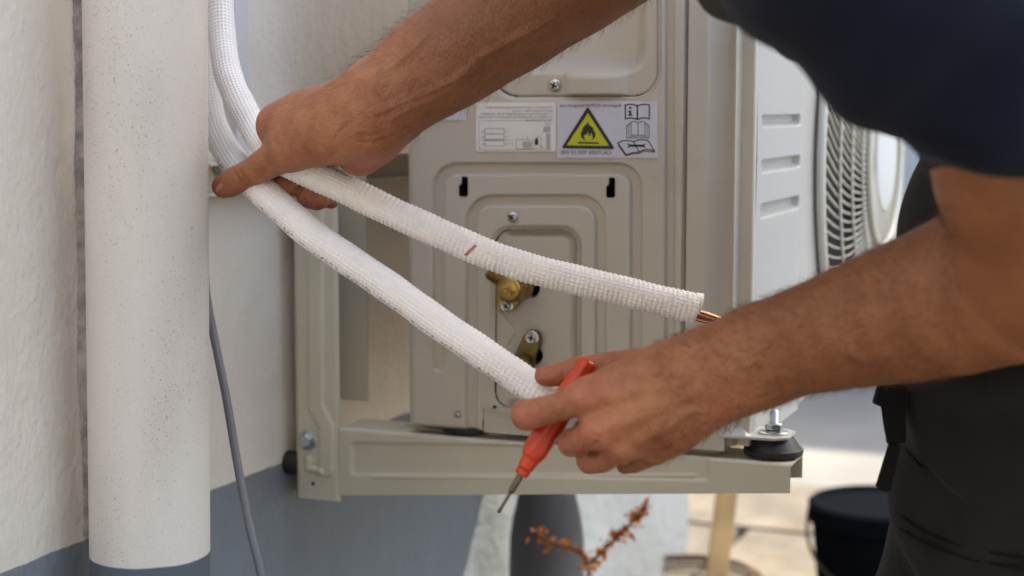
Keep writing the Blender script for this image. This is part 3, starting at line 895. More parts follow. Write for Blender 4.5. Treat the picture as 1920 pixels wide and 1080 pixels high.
# --- printed labels -------------------------------------------------
def text_mesh(s, size, fontbold=True):
    cu = bpy.data.curves.new('t', 'FONT'); cu.body = s; cu.size = size; cu.resolution_u = 2
    if fontbold: cu.offset = size*.007
    ob = bpy.data.objects.new('t', cu); C.objects.link(ob)
    dg = bpy.context.evaluated_depsgraph_get(); dg.update()
    me = bpy.data.meshes.new_from_object(ob.evaluated_get(dg))
    v = np.zeros(len(me.vertices)*3, np.float32); me.vertices.foreach_get('co', v); v = v.reshape(-1, 3)
    f = [tuple(p.vertices) for p in me.polygons]
    bpy.data.objects.remove(ob); bpy.data.curves.remove(cu); bpy.data.meshes.remove(me)
    return v, f
class Print:
    """flat print in the plane of the panel: coordinates are photo pixels mapped to the panel plane"""
    def __init__(s, Y): s.V = []; s.F = []; s.Y = Y; s.k = 0
    def add(s, pts, faces):
        b = len(s.V); s.V += [onY(x, y, s.Y) for x, y in pts]; s.F += [tuple(b+i for i in f) for f in faces]
    def poly(s, pts): s.add(pts, [tuple(range(len(pts)))])
    def line(s, pts, w, closed=False):
        n = len(pts); m_ = n if closed else n-1
        for i in range(m_):
            a = np.array(pts[i], float); b = np.array(pts[(i+1) % n], float)
            d = b-a; L_ = np.hypot(*d); d /= L_; nn2 = np.array([-d[1], d[0]])*w/2; e = d*w*.45
            s.add([tuple(a-nn2-e), tuple(b-nn2+e), tuple(b+nn2+e), tuple(a+nn2-e)], [(0, 1, 2, 3)])
    def text(s, t, xr, y, wpx, size, bold=False, rot=0):
        """mirror-written text whose first letter is at the RIGHT end xr, baseline y, running left for wpx"""
        v, f = text_mesh(t, 1, bold)
        w0 = v[:, 0].max()-v[:, 0].min()
        sx = wpx/w0
        pts = [(xr-(a[0]-v[:, 0].min())*sx, y-a[1]*size) for a in v]
        if rot:
            cx_ = sum(p[0] for p in pts)/len(pts); cy_ = sum(p[1] for p in pts)/len(pts)
            pts = [(cx_+(p[0]-cx_)*math.cos(rot)-(p[1]-cy_)*math.sin(rot), cy_+(p[0]-cx_)*math.sin(rot)+(p[1]-cy_)*math.cos(rot)) for p in pts]
        s.add(pts, f)
    def build(s, name, m, parent): return mesh(name, s.V, s.F, m, parent)
def rounded(x0, x1, y0, y1, r, n=5):
    o = []
    for cx_, cy_, a0 in ((x1-r, y0+r, -90), (x1-r, y1-r, 0), (x0+r, y1-r, 90), (x0+r, y0+r, 180)):
        for i in range(n+1):
            a = math.radians(a0+90*i/n); o.append((cx_+r*math.cos(a), cy_+r*math.sin(a)))
    return o
YS = Yp-.0009
lab = prism('charge_label', [onY(x, y, YS+.0006) for x, y in rounded(893, 1042.5, 192, 284, 4)], (0, -.0006, 0), M['label_w'], ac)
lab['label'] = 'white label of mirrored refrigerant charge text'
pr_ = Print(YS-.00025)
rows = [("This product contains fluorinated greenhouse gases", 1036, 203, 126), ("and its function relies on these", 1036, 209.3, 75),
        ("1 = Manufacturing Charge(indicated on the nameplate)", 1036, 215.2, 134), ("2 = Additional Charge(See the instructions in the manual)", 1036, 221.2, 140),
        ("1+2 = Total Amount", 1036, 227.2, 52)]
for t, xr, y, wd in rows: pr_.text(t, xr, y, wd, 6.2)
pr_.line([(898, 226), (1034, 226)], .6); pr_.line([(898, 226), (898, 281)], .6); pr_.line([(898, 281), (1034, 281)], .6)
for y0_, y1_ in ((241, 251), (251, 261), (264, 274)):
    pr_.line([(909, y0_), (945, y0_), (945, y1_), (909, y1_)], .8, True)
pr_.line([(902, 262.5), (957, 262.5)], .7)
for y in (248, 258, 271.5): pr_.text("kg", 908, y, 5, 5.5)
pr_.text("= 1", 955, 248, 8, 5); pr_.text("= 2", 955, 258, 8, 5); pr_.text("= 1+2", 963, 271.5, 16, 5)
pr_.text("1", 990, 259, 2, 4); pr_.text("2", 1010, 256, 2, 4); pr_.text("(1)", 904, 278, 5, 4)
pr_.line([(968, 262), (999, 262), (999, 279.5), (968, 279.5)], .8, True)
pr_.line([(1008, 258), (1014.5, 258), (1014.5, 275)], .8); pr_.line([(999, 278), (1022, 278)], .6)
pr_.line([(1023, 227), (1023, 234), (1032, 234), (1032, 227)], .6); pr_.line([(1027.5, 228), (1027.5, 234)], .6)
pr_.build('printed_text', M['ink_grey'], lab)
p2 = Print(YS-.0003)
p2.poly([(1020, 237), (1032, 237), (1032, 248), (1017.5, 248)]); p2.poly([(1024, 250), (1032, 250), (1032, 280), (1024, 280)])
p2.poly([(980, 265.5), (996.5, 265.5), (996.5, 278), (980, 278)])
p2.build('printed_diagram', mat('pale_grey_ink', (.42, .40, .39), rough=.6), lab)
p3 = Print(YS-.00035)
p3.poly([(1002.5, 272), (1002.5, 263), (1004, 260.5), (1005, 258), (1007, 258), (1008, 260.5), (1009.3, 263), (1009.3, 272)])
p3.poly([(1012.5, 274), (1016.5, 274), (1014.5, 277)])
p3.build('printed_cylinder', M['ink'], lab)

wl = prism('warning_label', [onY(x, y, YS+.0006) for x, y in rounded(1045, 1233.5, 189.5, 296, 1.5, 2)], (0, -.0006, 0), M['label_v'], ac)
wl['label'] = 'pale label with a yellow fire warning triangle and open book pictograms'
def rtri(pts, r):
    out = []; n = 3
    for i in range(3):
        a, b, c_ = (np.array(pts[(i-1) % 3], float), np.array(pts[i], float), np.array(pts[(i+1) % 3], float))
        u = (a-b)/np.linalg.norm(a-b); v = (c_-b)/np.linalg.norm(c_-b)
        p0, p1 = b+u*r, b+v*r
        for k_ in range(6):
            t = k_/5; out.append(tuple((1-t)**2*p0+2*t*(1-t)*b+t*t*p1))
    return out
t1 = Print(YS-.00025); t1.poly(rtri([(1102, 199), (1153.5, 280), (1052, 278.5)], 6)); t1.build('triangle_border', M['ink'], wl)
t2 = Print(YS-.00050); t2.poly([(1102.5, 212), (1142, 273.5), (1062.5, 272.5)]); t2.build('triangle_field', M['yellow'], wl)
t3 = Print(YS-.00075)
flame = [(1103, 227), (1104, 233), (1108, 237), (1110, 243), (1112, 239), (1113, 244), (1116, 248), (1116.5, 254), (1114, 260), (1109, 263.5), (1112, 258), (1111, 252), (1108.5, 248.5), (1107.5, 253), (1104.5, 255.5), (1104, 250), (1101.5, 246), (1100.5, 251), (1098, 254), (1095.5, 252), (1095, 257), (1098, 263), (1092, 260), (1089, 255), (1089, 249), (1091.5, 244), (1092.5, 240), (1095, 242), (1096, 236), (1100, 232)]
def fill(pr, pts):
    b = bmesh.new(); vs = [b.verts.new((x, y, 0)) for x, y in pts]; b.faces.new(vs); bmesh.ops.triangulate(b, faces=b.faces)
    for i, v in enumerate(b.verts): v.index = i
    pr.add([(v.co.x, v.co.y) for v in b.verts], [tuple(v.index for v in f.verts) for f in b.faces]); b.free()
fill(t3, flame)
t3.poly([(1083.5, 266), (1122.5, 266.8), (1122.5, 270), (1083.5, 269.2)]); t3.build('flame_symbol', M['ink'], wl)
t6 = Print(YS-.0010)
fill(t6, [(1098, 263), (1095, 257), (1096, 252), (1098.5, 254.5), (1101, 250.5), (1101.8, 246.5), (1104, 251), (1104.8, 256), (1107.5, 253), (1108.5, 249), (1110.5, 253), (1111, 258), (1108.5, 263.5)])
t6.build('flame_centre', M['yellow'], wl)
t4 = Print(YS-.00025)
t4.text("Required for R32/R290 Refrigerant only", 1164, 200.5, 115, 8.0)
t4.text("CAUTION", 1146, 289.5, 41, 10.5, True); t4.text("RISK OF FIRE", 1099.5, 289, 48, 10.2)
t4.build('printed_text', M['ink'], wl)
t5 = Print(YS-.00025)
# open book with an i
t5.line([(1172.5, 197), (1180, 195.5), (1188, 196), (1195, 198.5), (1202, 196), (1210, 195.5), (1217.5, 197), (1217.5, 223), (1210, 221), (1202, 221.5), (1195, 224), (1188, 221.5), (1180, 221), (1172.5, 223)], 2.2, True)
t5.line([(1195, 198), (1195, 224)], 2.6)
t5.poly([(1181.5+2.4*math.cos(a*math.pi/6), 202.5+2.4*math.sin(a*math.pi/6)) for a in range(12)])
t5.poly([(1177.5, 207.5), (1183.6, 207.5), (1183.6, 214.5), (1186, 214.5), (1186, 217), (1177, 217), (1177, 214.5), (1179.6, 214.5), (1179.6, 210), (1177.5, 210)])
# stack of pages
t5.line([(1183, 228.5), (1189, 227.8), (1196, 230), (1203, 227.8), (1209, 228.5), (1209, 254), (1203, 252.8), (1196, 255), (1189, 252.8), (1183, 254)], 1.0, True)
t5.line([(1196, 230), (1196, 255)], 1.1)
for s_ in (-1, 1):
    t5.line([(1196+s_*13, 231.5), (1196+s_*17, 231.5), (1196+s_*17, 256), (1196+s_*3, 256)], .9); t5.line([(1196+s_*17, 234.5), (1196+s_*21, 234.5), (1196+s_*21, 258.5), (1196, 258.5)], 1.1)
# tilted open book with a spanner
t5.line([(1158.5, 268), (1168, 264), (1178, 263.5), (1188, 265.5), (1196, 262.5), (1205, 262), (1215, 263.5), (1227, 283), (1216, 280), (1206, 281), (1198, 285), (1187, 286), (1174, 290.5)], 1.9, True)
t5.line([(1188, 265.5), (1198, 284)], 1.8); t5.line([(1158.5, 268), (1160, 273), (1173, 292), (1187, 288.5), (1199, 287.5), (1207, 283.5), (1227.5, 285)], 1.6)
t5.line([(1181, 273), (1206, 273.5)], 4.4)
for s_, x in ((1, 1181), (-1, 1206)):
    t5.line([(x, 273.2), (x-s_*3.5, 270)], 2.2); t5.line([(x, 273.2), (x-s_*3.5, 276.5)], 2.2)
t5.build('book_pictograms', M['ink'], wl)
sn = prism('serial_label', [onY(x, y, YS+.0006) for x, y in ((800, 193), (874.5, 195), (874.5, 225.5), (800, 223))], (0, -.0006, 0), M['label_v'], ac)
ps = Print(YS-.00025); ps.text("SN : 5", 849, 215, 31, 8); ps.line([(805, 205), (860, 206)], .7); ps.build('printed_text', M['ink'], sn)
# letters cast in the valve cap
pc_ = Print(float((cap_c+va*.0174)[1]))
v_, f_ = text_mesh("QA", 1, True)
# upside down letters
off = cap_c+va*.0176
px0, py0, _ = proj(off)
pc_.text("QA", px0+14, py0+5, 27, 15, True, rot=math.pi+.25); pc_.build('cast_letters', mat('dark_brass', (.16, .10, .03), metal=1, rough=.5), ac)

# rubber mounts, foot plate, bolt
zfoot = float(onY(1450, 818, Yp+.03)[2])
cm = onY(1450, 840, Yp+.030)
def mount(x, y, z0, z1, label, s=1):
    t = thing('rubber_mount', label, 'rubber mount', (x, y, z0), 'rubber mounts under the air conditioner')
    h_ = z1-z0
    lathe('rubber_cone', (x, y, z0), (0, 0, 1), [(0, .0275*s), (.003, .0285*s), (.006, .0282*s), (.0065, .0262*s), (h_*.9, .0205*s), (h_, .019*s)], M['rubber'], t, 40)
    return t
mt = mount(cm[0], cm[1], zbt+.0018, zfoot, 'black conical rubber mount on the bracket end with a bolt and nut on top')
lathe('washer', (cm[0], cm[1], zfoot+.0035), (0, 0, 1), [(0, .0145), (.0012, .0145), (.0015, .014)], M['zinc'], mt, 36)
lathe('washer', (cm[0], cm[1], zfoot+.0051), (0, 0, 1), [(0, .011), (.0012, .011)], M['zinc'], mt, 36)
lathe('nut', (cm[0], cm[1], zfoot+.0064), (0, 0, 1), [(0, .0078), (.0006, .0086), (.0058, .0086), (.0064, .0078)], M['zinc'], mt, 6)
prf = []
for i in range(11):
    prf += [(i*.0012, .0046), (i*.0012+.0006, .0041)]
lathe('threaded_stud', (cm[0], cm[1], zfoot+.0125), (0, 0, 1), prf+[(.0135, .0035)], M['zinc'], mt, 20)
xm = float(onY(880, 810, Yp+.03)[0])
mount(xm, Yp+.03, zbt+.0018, ZB-.002, 'flattened black rubber mount under the wall side of the unit base', 1.0)
ft = []
xf0 = XP-.005
fy0, fy1 = cm[1]-.026, cm[1]+.026
prism('foot_plate', [(xf0, fy0-.004, zfoot+.0005), (cm[0]+.006, fy0, zfoot+.0005), (cm[0]+.018, fy0+.010, zfoot+.0005), (cm[0]+.018, fy1-.01, zfoot+.0005), (cm[0]+.006, fy1, zfoot+.0005), (xf0, fy1+.004, zfoot+.0005)], (0, 0, .0028), M['unit_front'], ac, .0008)
mesh('foot_gusset', [(xf0, fy0-.004, zfoot+.0035), (cm[0]-.020, fy0, zfoot+.0035), (cm[0]-.026, fy0+.008, zfoot+.012), (xf0, fy0+.002, zfoot+.022),
                     (xf0, fy1, zfoot+.022), (cm[0]-.026, fy1-.008, zfoot+.012), (cm[0]-.016, fy1-.008, zfoot+.0035), (cm[0]-.016, fy0+.008, zfoot+.0035)],
     [(0, 1, 2, 3), (3, 2, 5, 4), (2, 7, 6, 5), (1, 7, 2)], M['unit_front'], ac)

# ------------------------------------------------------------ hoses and cable
HR = .01215
def waffle(s, th, a=.00095, smooth=None):
    ns = 24
    n_s = s.shape[0]
    k_s = np.arange(n_s)[:, None]/6.0
    w_ = (.5-.5*np.cos(2*math.pi*k_s))**.85*(.10+.90*(.5-.5*np.cos(th*ns))**.85)
    d = a*(w_-.5)
    if smooth is not None: d = d*smooth(s, th)
    # uneven foam
    return d + .00035*np.sin(s*55+np.sin(th)*1.5)+.0002*np.sin(s*140+th*2)
A_pts = [P(*p) for p in ((414, -260, 1.50), (413, -120, 1.50), (413, 0, 1.49), (416, 70, 1.475), (427, 135, 1.45), (452, 197, 1.42), (482, 250, 1.385), (516, 290, 1.355), (566, 318, 1.345), (640, 352, 1.34), (715, 387, 1.338), (800, 427, 1.335), (890, 467, 1.335), (985, 500, 1.335), (1090, 528, 1.335), (1190, 551, 1.335), (1306, 579, 1.335))]
B_pts = [P(*p) for p in ((378, 60, 1.52), (384, 150, 1.50), (397, 222, 1.475), (416, 268, 1.45), (442, 308, 1.415), (480, 347, 1.37), (523, 387, 1.345), (580, 436, 1.33), (650, 484, 1.32), (720, 533, 1.31), (800, 590, 1.295), (880, 645, 1.28), (950, 694, 1.27), (1015, 738, 1.262), (1070, 775, 1.256), (1120, 806, 1.255))]
ha = thing('insulated_hose', 'upper white waffle foam pipe with bare copper showing at its open end', 'hose', A_pts[-1])
mA = hose_mat('white_waffle_foam_red_ink', -.06, .045, (.45, .03, .02), .47)
NNA = hose_mat
# the red mark sits at one short stretch
sA = spline(A_pts, 900)
qx, qy, _ = proj(sA[0]); im = int(np.argmin(np.hypot(qx-885, qy-468))); s_red = sA[1][im]
M['hoseA'] = hose_mat('white_waffle_foam_red_mark', .45, .61, (.36, .02, .015), .40, s_red-.0015, s_red+.0015, .030)
tube('foam_sleeve', A_pts, HR, M['hoseA'], ha, 6*int(plen(A_pts)/.0040)+1, 144, waffle, uv=True)
M['hoseA'].node_tree.nodes  # (uv runs 0..1 round the sleeve, 0 faces the camera)
# open end
endT = (A_pts[-1]-A_pts[-2]); endT /= np.linalg.norm(endT)
foam = mat('white_foam', (.78, .75, .74), rough=.8, sss=.3, bump=.3, bscale=600)
lathe('foam_end', A_pts[-1]-endT*.004, endT, [(0, .0055), (.004, .0058), (.0046, .0075), (.0046, .0110), (.004, HR-.0002), (.001, HR-.0004)], foam, ha, 48, cap=False)
lathe('sleeve_skin', A_pts[-1]-endT*.002+up*.0045, endT, [(0, .0085), (.006, .009), (.0062, .0082), (0, .0076)], foam, ha, 40, cap=False)
cpts = [A_pts[-1]-endT*.03-up*.002, A_pts[-1]-up*.003, P(1340, 597, 1.335), P(1390, 616, 1.335), P(1480, 655, 1.34), P(1540, 680, 1.35)]
tube('copper_pipe', cpts, .0030, M['copper'], ha, 60, 16)
cpts = [A_pts[-1]-endT*.03-up*.004-rt*.0, A_pts[-1]-up*.0078+fw*.002, P(1340, 606, 1.338), P(1390, 626, 1.338), P(1480, 668, 1.343)]
tube('copper_pipe', cpts, .0021, M['copper'], ha, 60, 12)
hb = thing('insulated_hose', 'lower white waffle foam pipe with faint blue black printing, ending in the near hand', 'hose', B_pts[-1])
sm_ = lambda s, th: 1-.75*np.exp(-((np.mod(th+math.pi, 2*math.pi)-math.pi+.55)/.28)**2)*sst(.18, .3, s)
M['hoseB'] = hose_mat('white_waffle_foam_blue_ink', .645, .715, (.07, .075, .12), .55, .16, 9)
tube('foam_sleeve', B_pts, HR+.0003, M['hoseB'], hb, 6*int(plen(B_pts)/.0040)+1, 144, lambda s, th: waffle(s, th, .00085, sm_), uv=True)
cb = thing('power_cable', 'thin grey cable hanging in front of the wall beside the downpipe', 'cable', P(440, 800, 1.43))
tube('cable_sheath', [P(*p) for p in ((382, 430, 1.52), (386, 540, 1.50), (400, 625, 1.48), (424, 745, 1.45), (447, 880, 1.43), (468, 985, 1.415), (491, 1082, 1.405), (520, 1230, 1.40))], .0037, M['cable'], cb, 120, 16)

# ------------------------------------------------------------ screwdriver
tp = P(934, 962, 1.215); hd = P(1112, 664, 1.215)
ax_ = hd-tp; SL = np.linalg.norm(ax_); ax_ = ax_/SL
sc_ = thing('screwdriver', 'small red handled screwdriver gripped in the near hand, its blade pointing down', 'screwdriver', tp)
u_ = 1.215/FPX
lathe('blade', tp, ax_, [(0, 1.5*u_), (2*u_, 3.6*u_), (5*u_, 4.2*u_), (12*u_, 3.0*u_), (44*u_, 3.2*u_), (47*u_, 6*u_), (50*u_, 6.5*u_), (84*u_, 6.6*u_)], M['dark_steel'], sc_, 20)
lathe('collar', tp+ax_*83*u_, ax_, [(0, 11.5*u_), (1*u_, 13*u_), (12*u_, 14*u_), (14*u_, 12*u_), (16*u_, 15*u_), (34*u_, 17.5*u_), (36*u_, 18*u_)], M['red'], sc_, 28)
# fluted handle
prof_h = [(34, 16.5), (40, 21), (54, 24.5), (120, 25.5), (180, 24), (215, 21), (222, 20), (238, 20), (247, 18), (252, 11)]
a_, uu, vv = frame(ax_)
n = 48; V = []; F = []
hh = np.linspace(34, 252, 90); hrad = np.interp(hh, [p[0] for p in prof_h], [p[1] for p in prof_h])
for t, r in zip(hh, hrad):
    for i in range(n):
        th_ = 2*math.pi*i/n
        fl = 1-.07*sst(45, 70, np.array(t))*max(0, math.cos(th_*6))**2
        V.append(tp+ax_*(83+t)*u_+r*u_*fl*(math.cos(th_)*uu+math.sin(th_)*vv))
for j in range(89):
    for i in range(n): F.append((j*n+i, j*n+(i+1) % n, (j+1)*n+(i+1) % n, (j+1)*n+i))
F2 = [tuple(f) for f in F]+[tuple(range(n)), tuple(89*n+i for i in range(n))[::-1]]
o = mesh('handle', V, F2, M['red'], sc_, True)

# ------------------------------------------------------------ person: signed distance modelling
class SDF:
    def __init__(s): s.pr = []
    def chain(s, pts, k=.004, flat=None, fd=None):
        """pts: (px,py,depth,radius px)"""
        Q = np.array([P(a, b, c_) for a, b, c_, _ in pts]); R = np.array([r*c_/FPX for _, _, c_, r in pts])
        s._add(Q, R, k, flat, fd)
    def wchain(s, Q, R, k=.01, flat=None, fd=None): s._add(np.array(Q, float), np.array(R, float), k, flat, fd)
    def _add(s, Q, R, k, flat, fd, cut=False):
        m_ = R.max()*(max(1, flat or 1))+k+.004
        s.pr.append(dict(Q=Q, R=R, k=k, flat=flat, fd=np.array(fd if fd is not None else fw), lo=Q.min(0)-m_, hi=Q.max(0)+m_, cut=cut))
    def cut(s, Q, R, k=.003): s._add(np.array(Q, float), np.array(R, float), k, None, None, True)
    def halfcut(s, p0, nrm, upto): 
        s.pr.append(dict(plane=(np.array(p0), np.array(nrm)/np.linalg.norm(nrm)), n=upto, lo=np.full(3, -1e9), hi=np.full(3, 1e9)))
    def ev(s, X, prims=None):
        F = np.full(X.shape[:-1], .05)
        for p in (s.pr if prims is None else prims):
            if 'plane' in p:
                q, n_ = p['plane']; F = np.maximum(F, (X-q)@n_); continue
            d = np.full(F.shape, 1e3)
            Q, R = p['Q'], p['R']
            for i in range(max(1, len(Q)-1)):
                a = Q[i]; b = Q[min(i+1, len(Q)-1)]; ab = b-a; L2 = max(ab@ab, 1e-12)
                t = np.clip(((X-a)@ab)/L2, 0, 1)
                v = X-a-t[..., None]*ab
                if p['flat']:
                    c_ = v@p['fd']; dist = np.sqrt(np.maximum((v*v).sum(-1)-c_*c_, 0)+(c_/p['flat'])**2)
                    r_ = R[i]+t*(R[min(i+1, len(R)-1)]-R[i])
                    dd = (dist-r_)*min(1, p['flat'])
                else:
                    dist = np.sqrt((v*v).sum(-1)); dd = dist-(R[i]+t*(R[min(i+1, len(R)-1)]-R[i]))
                d = np.minimum(d, dd)
            k_ = p['k']
            if p['cut']:
                h_ = np.maximum(k_-np.abs(F+d), 0)/k_; F = np.maximum(F, -d)+h_*h_*k_/4
            else:
                h_ = np.maximum(k_-np.abs(F-d), 0)/k_; F = np.minimum(F, d)-h_*h_*k_/4
        return F
    def surf(s, px, py, d0, d1):
        ds = np.linspace(d0, d1, 600); r = ray(px, py)
        f = s.ev(CAM+ds[:, None]*r); i = np.argmax(f < 0)
        return ds[i] if f[i] < 0 else None
    def mesh(s, h, noise=None):
        """sparse surface nets"""
        B = 16; bs = B*h
        lo = np.min([p['lo'] for p in s.pr if 'plane' not in p], 0); hi = np.max([p['hi'] for p in s.pr if 'plane' not in p], 0)
        nb = np.ceil((hi-lo)/bs).astype(int)
        act = set()
        for p in s.pr:
            if 'plane' in p or p['cut']: continue
            Q, R = p['Q'], p['R']
            # blocks near each segment
            for i in range(max(1, len(Q)-1)):
                a = Q[i]; b = Q[min(i+1, len(Q)-1)]; rm = max(R[i], R[min(i+1, len(R)-1)])*max(1, p['flat'] or 1)+p['k']
                i0 = np.floor((np.minimum(a, b)-rm-lo)/bs).astype(int); i1 = np.floor((np.maximum(a, b)+rm-lo)/bs).astype(int)
                g = np.stack(np.meshgrid(*[np.arange(i0[j], i1[j]+1) for j in range(3)], indexing='ij'), -1).reshape(-1, 3)
                c_ = lo+(g+.5)*bs; ab = b-a; t = np.clip(((c_-a)@ab)/max(ab@ab, 1e-12), 0, 1)
                dist = np.linalg.norm(c_-a-t[:, None]*ab, axis=1)
                for q in g[dist < rm+bs*.9]: act.add(tuple(q))
        act = np.array(sorted(act)); cen = lo+(act+.5)*bs
        Fc = np.empty(len(act))
        for i0 in range(0, len(act), 4000): Fc[i0:i0+4000] = s.ev(cen[i0:i0+4000])
        act = act[np.abs(Fc) < bs*1.15+.006]
        ar = np.arange(B+1+1)-0
        gx = np.stack(np.meshgrid(ar, ar, ar, indexing='ij'), -1)*h
        allid = []; allv = []; faces = []
        base = 1 << 20
        for blk in act:
            o_ = lo+blk*bs-h                                # samples from -1 .. B
            X = o_+gx
            bl, bh = o_-h, o_+(B+2)*h
            prims = [p for p in s.pr if 'plane' in p or (np.all(p['lo'] < bh) and np.all(p['hi'] > bl))]
            if not prims: continue
            F = s.ev(X, prims)
            if noise is not None: F = F+noise(X)
            if F.min() > 0 or F.max() < 0: continue
            n_ = B+2
            ins = F < 0
            # cells -1..B-1  -> n_-1 per axis ; sum crossing points
            acc = np.zeros((n_-1,)*3+(3,)); cnt = np.zeros((n_-1,)*3)
            sl_ = lambda o: slice(o, o+n_-1)
            for ax in range(3):
                A0 = [slice(None)]*3; A1 = [slice(None)]*3
                A0[ax] = slice(0, n_-1); A1[ax] = slice(1, n_)
                f0 = F[tuple(A0)]; f1 = F[tuple(A1)]
                cr = (f0 < 0) != (f1 < 0)
                tt_ = np.where(cr, f0/np.where(cr, f0-f1, 1), 0)
                pt = gx[tuple(A0)].copy(); pt[..., ax] += tt_*h
                o2 = [a for a in range(3) if a != ax]
                for da in (0, 1):
                    for db in (0, 1):
                        ss = [slice(None)]*3; ss[ax] = slice(0, n_-1); ss[o2[0]] = sl_(da); ss[o2[1]] = sl_(db)
                        c2 = cr[tuple(ss)]; acc += pt[tuple(ss)]*c2[..., None]; cnt += c2
                # faces for edges owned by this block: base sample index 1..B
                own = [slice(1, B+1)]*3
                e = cr[tuple(own)]
                ii = np.argwhere(e)+1
                if len(ii):
                    gi = ii-1+blk*B
                    def cid(off): 
                        q = gi+off+1; return (q[:, 0]*base+q[:, 1])*base+q[:, 2]
                    z_ = np.zeros(3, int); ea = z_.copy(); ea[o2[0]] = -1; eb = z_.copy(); eb[o2[1]] = -1
                    quad = np.stack([cid(z_), cid(ea), cid(ea+eb), cid(eb)], 1)
                    flip = ins[ii[:, 0], ii[:, 1], ii[:, 2]]
                    if ax == 1: flip = ~flip
                    quad[~flip] = quad[~flip][:, ::-1]
                    faces.append(quad)
            m_ = cnt > 0
            ci = np.argwhere(m_); vtx = o_+acc[m_]/cnt[m_][:, None]
            g_ = ci-1+blk*B+1
            allid.append((g_[:, 0]*base+g_[:, 1])*base+g_[:, 2]); allv.append(vtx)
        ids = np.concatenate(allid); vv_ = np.concatenate(allv); Fq = np.concatenate(faces)
        uid, first = np.unique(ids, return_index=True)
        vv_ = vv_[first]
        pos = np.searchsorted(uid, Fq); pos = np.clip(pos, 0, len(uid)-1)
        ok = (uid[pos] == Fq).all(1)
        return vv_, pos[ok]

body = SDF()
# ---- far arm (wraps both hoses) -------------------------------------------------
body.chain([(1420, -330, 1.20, 150), (1270, -190, 1.28, 128), (1130, -88, 1.32, 122), (960, 28, 1.31, 108), (880, 78, 1.305, 105), (800, 130, 1.30, 98), (735, 178, 1.295, 86), (690, 215, 1.292, 78)], k=.02)
# wrist -> back of the hand
body.chain([(700, 205, 1.295, 72), (640, 212, 1.30, 62), (585, 232, 1.32, 58)], k=.016)
body.chain([(690, 190, 1.30, 50), (600, 205, 1.325, 42), (536, 226, 1.338, 36), (517, 230, 1.343, 29.5)], k=.012)
body.chain([(560, 236, 1.33, 40), (520, 248, 1.338, 27)], k=.02)
body.chain([(690, 240, 1.29, 60), (610, 252, 1.30, 52), (550, 268, 1.318, 44)], k=.012)
# heel of the palm
body.chain([(725, 222, 1.31, 52), (702, 262, 1.315, 50), (676, 284, 1.325, 47)], k=.010)
body.chain([(690, 250, 1.335, 44), (620, 280, 1.36, 30)], k=.012)
# thumb laid over both hoses
body.chain([(640, 245, 1.30, 50), (590, 262, 1.305, 47), (545, 281, 1.318, 40)], k=.010)
body.chain([(548, 280, 1.32, 39), (505, 303, 1.338, 31), (475, 321, 1.353, 27.5), (452, 333, 1.362, 26.5), (428, 346, 1.370, 25.5), (419, 350, 1.372, 23)], k=.006)
# fingers behind the hoses, tips curling up between them
body.chain([(522, 232, 1.35, 27), (512, 262, 1.40, 23), (520, 312, 1.400, 23), (535, 348, 1.366, 24.5)], k=.012)
body.chain([(545, 240, 1.365, 27), (560, 290, 1.405, 23), (560, 340, 1.405, 22), (580, 365, 1.368, 26), (594, 371, 1.368, 24)], k=.003)
body.chain([(600, 250, 1.37, 27), (620, 300, 1.405, 22), (600, 350, 1.405, 20), (612, 374, 1.375, 16), (621, 379, 1.375, 12.5)], k=.003)
# ---- near arm -------------------------------------------------
sh_n = P(1620, -300, .88); el_n = P(1975, 470, 1.03)
body.chain([(1620, -300, .88, 190), (1790, -60, .90, 165), (1872, 170, .94, 150), (1908, 320, .985, 158), (1960, 440, 1.03, 165)], k=.02)
body.chain([(1965, 470, 1.035, 170), (1880, 525, 1.06, 160), (1790, 556, 1.08, 149), (1705, 582, 1.10, 136), (1605, 611, 1.12, 117), (1500, 641, 1.14, 101), (1420, 670, 1.155, 92), (1375, 688, 1.16, 86)], k=.02, flat=.86)
body.chain([(1420, 668, 1.158, 88), (1350, 700, 1.165, 84), (1300, 722, 1.17, 84), (1240, 745, 1.175, 86)], k=.012, flat=.72)
# metacarpals fanning to the knuckles
body.chain([(1330, 692, 1.165, 60), (1220, 708, 1.160, 56), (1150, 728, 1.158, 42), (1102, 742, 1.160, 31)], k=.012, flat=.8)
body.chain([(1330, 715, 1.162, 60), (1220, 755, 1.156, 54), (1160, 788, 1.156, 42), (1124, 806, 1.160, 33)], k=.010, flat=.8)
body.chain([(1330, 735, 1.168, 55), (1240, 790, 1.162, 48), (1185, 826, 1.166, 36), (1160, 842, 1.172, 28)], k=.010, flat=.85)
body.chain([(1340, 745, 1.175, 45), (1270, 810, 1.172, 40), (1225, 842, 1.180, 30), (1205, 852, 1.185, 24)], k=.010, flat=.85)
# index: out to its bent middle joint, then folded back behind the handle
body.chain([(1100, 742, 1.160, 31), (1050, 762, 1.172, 29.5), (1010, 772, 1.183, 29), (988, 778, 1.190, 29.5)], k=.006)
body.chain([(988, 777, 1.193, 28), (1005, 772, 1.225, 24), (1030, 762, 1.238, 22)], k=.003)
# middle
body.chain([(1122, 808, 1.163, 32), (1092, 823, 1.178, 29), (1072, 829, 1.190, 27.5)], k=.006)
body.chain([(1072, 829, 1.194, 26), (1085, 822, 1.225, 22), (1100, 800, 1.235, 20)], k=.003)
# ring
body.chain([(1160, 845, 1.176, 26), (1128, 861, 1.190, 26), (1107, 862, 1.200, 27)], k=.005)
body.chain([(1107, 861, 1.203, 25), (1115, 850, 1.23, 21), (1125, 830, 1.238, 19)], k=.003)
